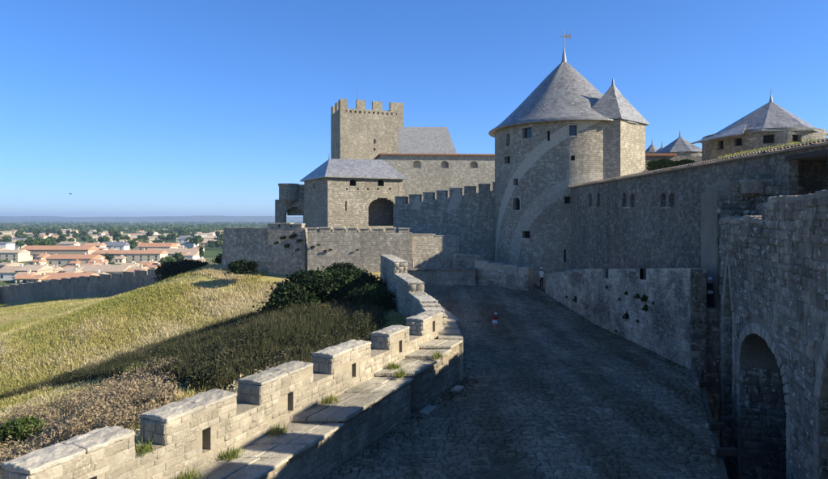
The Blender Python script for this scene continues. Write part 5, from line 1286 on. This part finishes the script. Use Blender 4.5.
# ------------------------------------------------------------ people
M['skin'] = plain('skin', (.45, .28, .2), .6, .3, .05); M['white'] = plain('white_cloth', (.78, .78, .8), .9, .1, .05); M['pale'] = plain('pale_cloth', (.62, .66, .80), .9, .1, .05)
M['red'] = plain('red_cloth', (.45, .03, .05), .9, .1, .1); M['navy'] = plain('dark_cloth', (.025, .028, .04), .9, .1, .1); M['hair'] = plain('dark_hair', (.03, .02, .015), .7, .3, .1)
def person(loc, rz, H, top, leg, label, pose, extras):
    t = thing('person', loc, label, 'person'); s = H / 1.75
    J = dict(pel=(0, 0, .95), wai=(0, 0, 1.1), che=(0, 0, 1.32), nec=(0, 0, 1.48), hed=(0, -.01, 1.56), crn=(0, -.015, 1.72),
             sl=(-.18, 0, 1.41), el=(-.24, .02, 1.13), hl=(-.23, -.08, .88), fl=(-.23, -.10, .79), sr=(.18, 0, 1.41), er=(.24, .02, 1.13), hr=(.23, -.08, .88), fr=(.23, -.10, .79),
             pl=(-.09, 0, .9), kl=(-.1, -.02, .5), al=(-.1, .02, .08), tl=(-.1, -.14, .04), pr=(.09, 0, .9), kr=(.1, -.02, .5), ar=(.1, .02, .08), tr=(.1, -.14, .04)); J.update(pose)
    names = list(J); rad = dict(pel=.13, wai=.115, che=.14, nec=.055, hed=.085, crn=.085, sl=.06, el=.042, hl=.03, fl=.03, sr=.06, er=.042, hr=.03, fr=.03, pl=.09, kl=.06, al=.04, tl=.035, pr=.09, kr=.06, ar=.04, tr=.035)
    Ed = [('pel', 'wai'), ('wai', 'che'), ('che', 'nec'), ('nec', 'hed'), ('hed', 'crn'), ('che', 'sl'), ('sl', 'el'), ('el', 'hl'), ('hl', 'fl'), ('che', 'sr'), ('sr', 'er'), ('er', 'hr'), ('hr', 'fr'), ('pel', 'pl'), ('pl', 'kl'), ('kl', 'al'), ('al', 'tl'), ('pel', 'pr'), ('pr', 'kr'), ('kr', 'ar'), ('ar', 'tr')]
    me = bpy.data.meshes.new('body'); me.from_pydata([tuple(c * s for c in J[n]) for n in names], [(names.index(a), names.index(b)) for a, b in Ed], [])
    o = bpy.data.objects.new('body', me); link(o)
    sk = o.modifiers.new('s', 'SKIN'); sub = o.modifiers.new('d', 'SUBSURF'); sub.levels = 1
    for i, n in enumerate(names):
        o.data.skin_vertices[0].data[i].radius = (rad[n] * s * (1.15 if n in ('che', 'pel') else 1), rad[n] * s * (.8 if n in ('che', 'pel', 'wai') else 1)); o.data.skin_vertices[0].data[i].use_root = n == 'pel'
    dg = bpy.context.evaluated_depsgraph_get(); dg.update(); m2 = bpy.data.meshes.new_from_object(o.evaluated_get(dg)); m2.name = 'body'
    bpy.data.objects.remove(o); b = bpy.data.objects.new('body', m2); link(b, t)
    m2.materials.clear(); [m2.materials.append(x) for x in (M['skin'], top, leg)]
    el, hl = J['el'], J['hl']
    for p in m2.polygons:
        c = p.center / s; p.use_smooth = True; arm = abs(c.x) > .2
        p.material_index = 0 if c.z > 1.47 or (arm and c.z < 1.12) else 1 if c.z > .95 else 2
    t.rotation_euler = (0, 0, rz)
    def ex(name, prof, mat, c=(0, 0, 0), n=16, sy=1.0):
        mb = MB(); mb.lathe((0, 0, 0), [(r * s, z * s) for r, z in prof], n); me_ = bpy.data.meshes.new(name); me_.from_pydata([(x + c[0] * s, y * sy + c[1] * s, z + c[2] * s) for x, y, z in mb.v], [], mb.f); me_.materials.append(mat); me_.update()
        for p in me_.polygons: p.use_smooth = True
        link(bpy.data.objects.new(name, me_), t)
    for e in extras: ex(*e)
    # face and hands
    fm = MB()
    for x in (-.032, .032): fm.box((x - .012, -.108, 1.625), (x + .012, -.092, 1.64), 1)
    fm.add([(-.012, -.095, 1.6), (.012, -.095, 1.6), (0, -.122, 1.598), (0, -.098, 1.64)], [(0, 1, 2), (0, 2, 3), (2, 1, 3), (0, 3, 1)], 0); fm.box((-.022, -.1, 1.568), (.022, -.09, 1.576), 2)
    for q in ('fl', 'fr'):
        hx_, hy, hz = J[q]; g = 1 if q == 'fr' else -1
        for i in range(4):
            y = hy - .03 + .02 * i; fm.tube((hx_, y, hz + .02), (hx_ - g * .005, y - .01, hz - .04), .009, .009, 5); fm.tube((hx_ - g * .005, y - .01, hz - .04), (hx_ - g * .025, y - .01, hz - .07 + .006 * abs(i - 1)), .009, .007, 5)
        fm.tube((hx_, hy - .03, hz + .05), (hx_ - g * .03, hy - .06, hz), .011, .008, 5)
    me_ = bpy.data.meshes.new('face_and_hands'); me_.from_pydata([(x * s, y * s, z * s) for x, y, z in fm.v], [], fm.f)
    [me_.materials.append(x) for x in (M['skin'], M['hair'], M['red'])]; me_.polygons.foreach_set('material_index', fm.m); me_.update(); link(bpy.data.objects.new('face_and_hands', me_), t)
    return t
hairp = [(.0, 1.765), (.06, 1.755), (.1, 1.71), (.108, 1.65), (.1, 1.6)]
hat = [(.0, 1.80), (.07, 1.79), (.105, 1.745), (.112, 1.70), (.19, 1.685), (.19, 1.675), (.1, 1.68)]
dchild = 37.6
person((P(495, 0, dchild).x, dchild, road_z(dchild)), .45, 1.2, M['red'], M['skin'], 'child in red top, pale skirt and white sun hat running on the cobbled road',
       dict(kl=(-.16, -.2, .56), al=(-.2, -.05, .16), tl=(-.21, -.2, .14), kr=(.15, .04, .5), ar=(.2, .22, .12), tr=(.2, .1, .06), el=(-.32, -.08, 1.22), hl=(-.42, -.2, 1.12), fl=(-.45, -.26, 1.12), er=(.34, .06, 1.2), hr=(.44, -.04, 1.08), fr=(.47, -.1, 1.06), che=(0, -.06, 1.3), nec=(0, -.1, 1.45), hed=(0, -.14, 1.53), crn=(0, -.17, 1.68), sl=(-.18, -.06, 1.39), sr=(.18, -.06, 1.39)),
       [('skirt', [(.14, 1.1), (.19, 1.0), (.25, .88), (.27, .82), (.25, .82)], M['pale']), ('hair', hairp, M['hair'], (0, -.12, -.03)), ('sun_hat', [(.0, 1.79), (.07, 1.78), (.105, 1.745), (.112, 1.70), (.15, 1.69), (.15, 1.68), (.1, 1.68)], M['white'], (0, -.13, -.03)), ('backpack', [(.02, 1.4), (.1, 1.38), (.11, 1.15), (.02, 1.12)], M['navy'], (.05, .1, 0), 10, .6)])
person((P(541.5, 0, 53.9).x, 53.9, .95), .5, 1.75, M['white'], M['navy'], 'adult in white shirt and white hat at the gap below the round tower', {}, [('hair', hairp, M['hair'], (0, .015, 0)), ('sun_hat', hat, M['white']), ('shirt_hem', [(.15, 1.1), (.17, .95), (.16, .92)], M['white'])])
person((P(710.5, 0, 29.1).x, 29.1, 2.5), -.5, 1.72, M['navy'], M['navy'], 'person in black standing on the dark landing with pale hands joined', dict(el=(-.25, -.03, 1.14), hl=(-.06, -.2, 1.08), fl=(-.01, -.23, 1.08), er=(.25, -.03, 1.14), hr=(.06, -.2, 1.08), fr=(.01, -.23, 1.08)),
       [('hair', [(0, 1.765), (.06, 1.755), (.1, 1.71), (.108, 1.64), (.1, 1.55)], M['white'], (0, .03, 0)), ('bag', [(.02, 1.12), (.12, 1.1), (.13, .98), (.02, .96)], M['white'], (0, -.2, 0), 12, .5), ('skirt', [(.15, 1.05), (.2, .7), (.26, .25), (.24, .25)], M['navy'])])
# bird
bp = P(70.5, 194, 90); mb = MB(); mb.tube(bp + Vector((-.2, 0, 0)), bp + Vector((.15, 0, .02)), .03, .07, 6)
mb.add([bp + Vector((-.05, 0, .04)), bp + Vector((.1, 0, .04)), bp + Vector((.0, -.5, .16)), bp + Vector((-.05, 0, .03)), bp + Vector((.1, 0, .03)), bp + Vector((.0, .5, .16))], [(0, 1, 2), (3, 5, 4)])
props(mb.build('bird', M['navy']), 'tiny dark bird flying in the clear sky above the plain', 'bird')

# ------------------------------------------------------------ haze over the plain
mb = MB(); mb.box((-13500, -400, -24), (12000, 15500, 160)); hz = mb.build('haze', M['white']); hz.data.materials.clear()
hm = bpy.data.materials.new('haze'); hm.use_nodes = True; hn = hm.node_tree.nodes; hn.clear()
pv_ = hn.new('ShaderNodeVolumePrincipled'); ho = hn.new('ShaderNodeOutputMaterial'); hm.node_tree.links.new(pv_.outputs[0], ho.inputs['Volume'])
pv_.inputs['Density'].default_value = 1.3e-4; pv_.inputs['Color'].default_value = C(.55, .74, 1.0); pv_.inputs['Anisotropy'].default_value = .2
hz.data.materials.append(hm); props(hz, 'thin blue haze lying over the plain and hills', 'haze', kind='stuff')
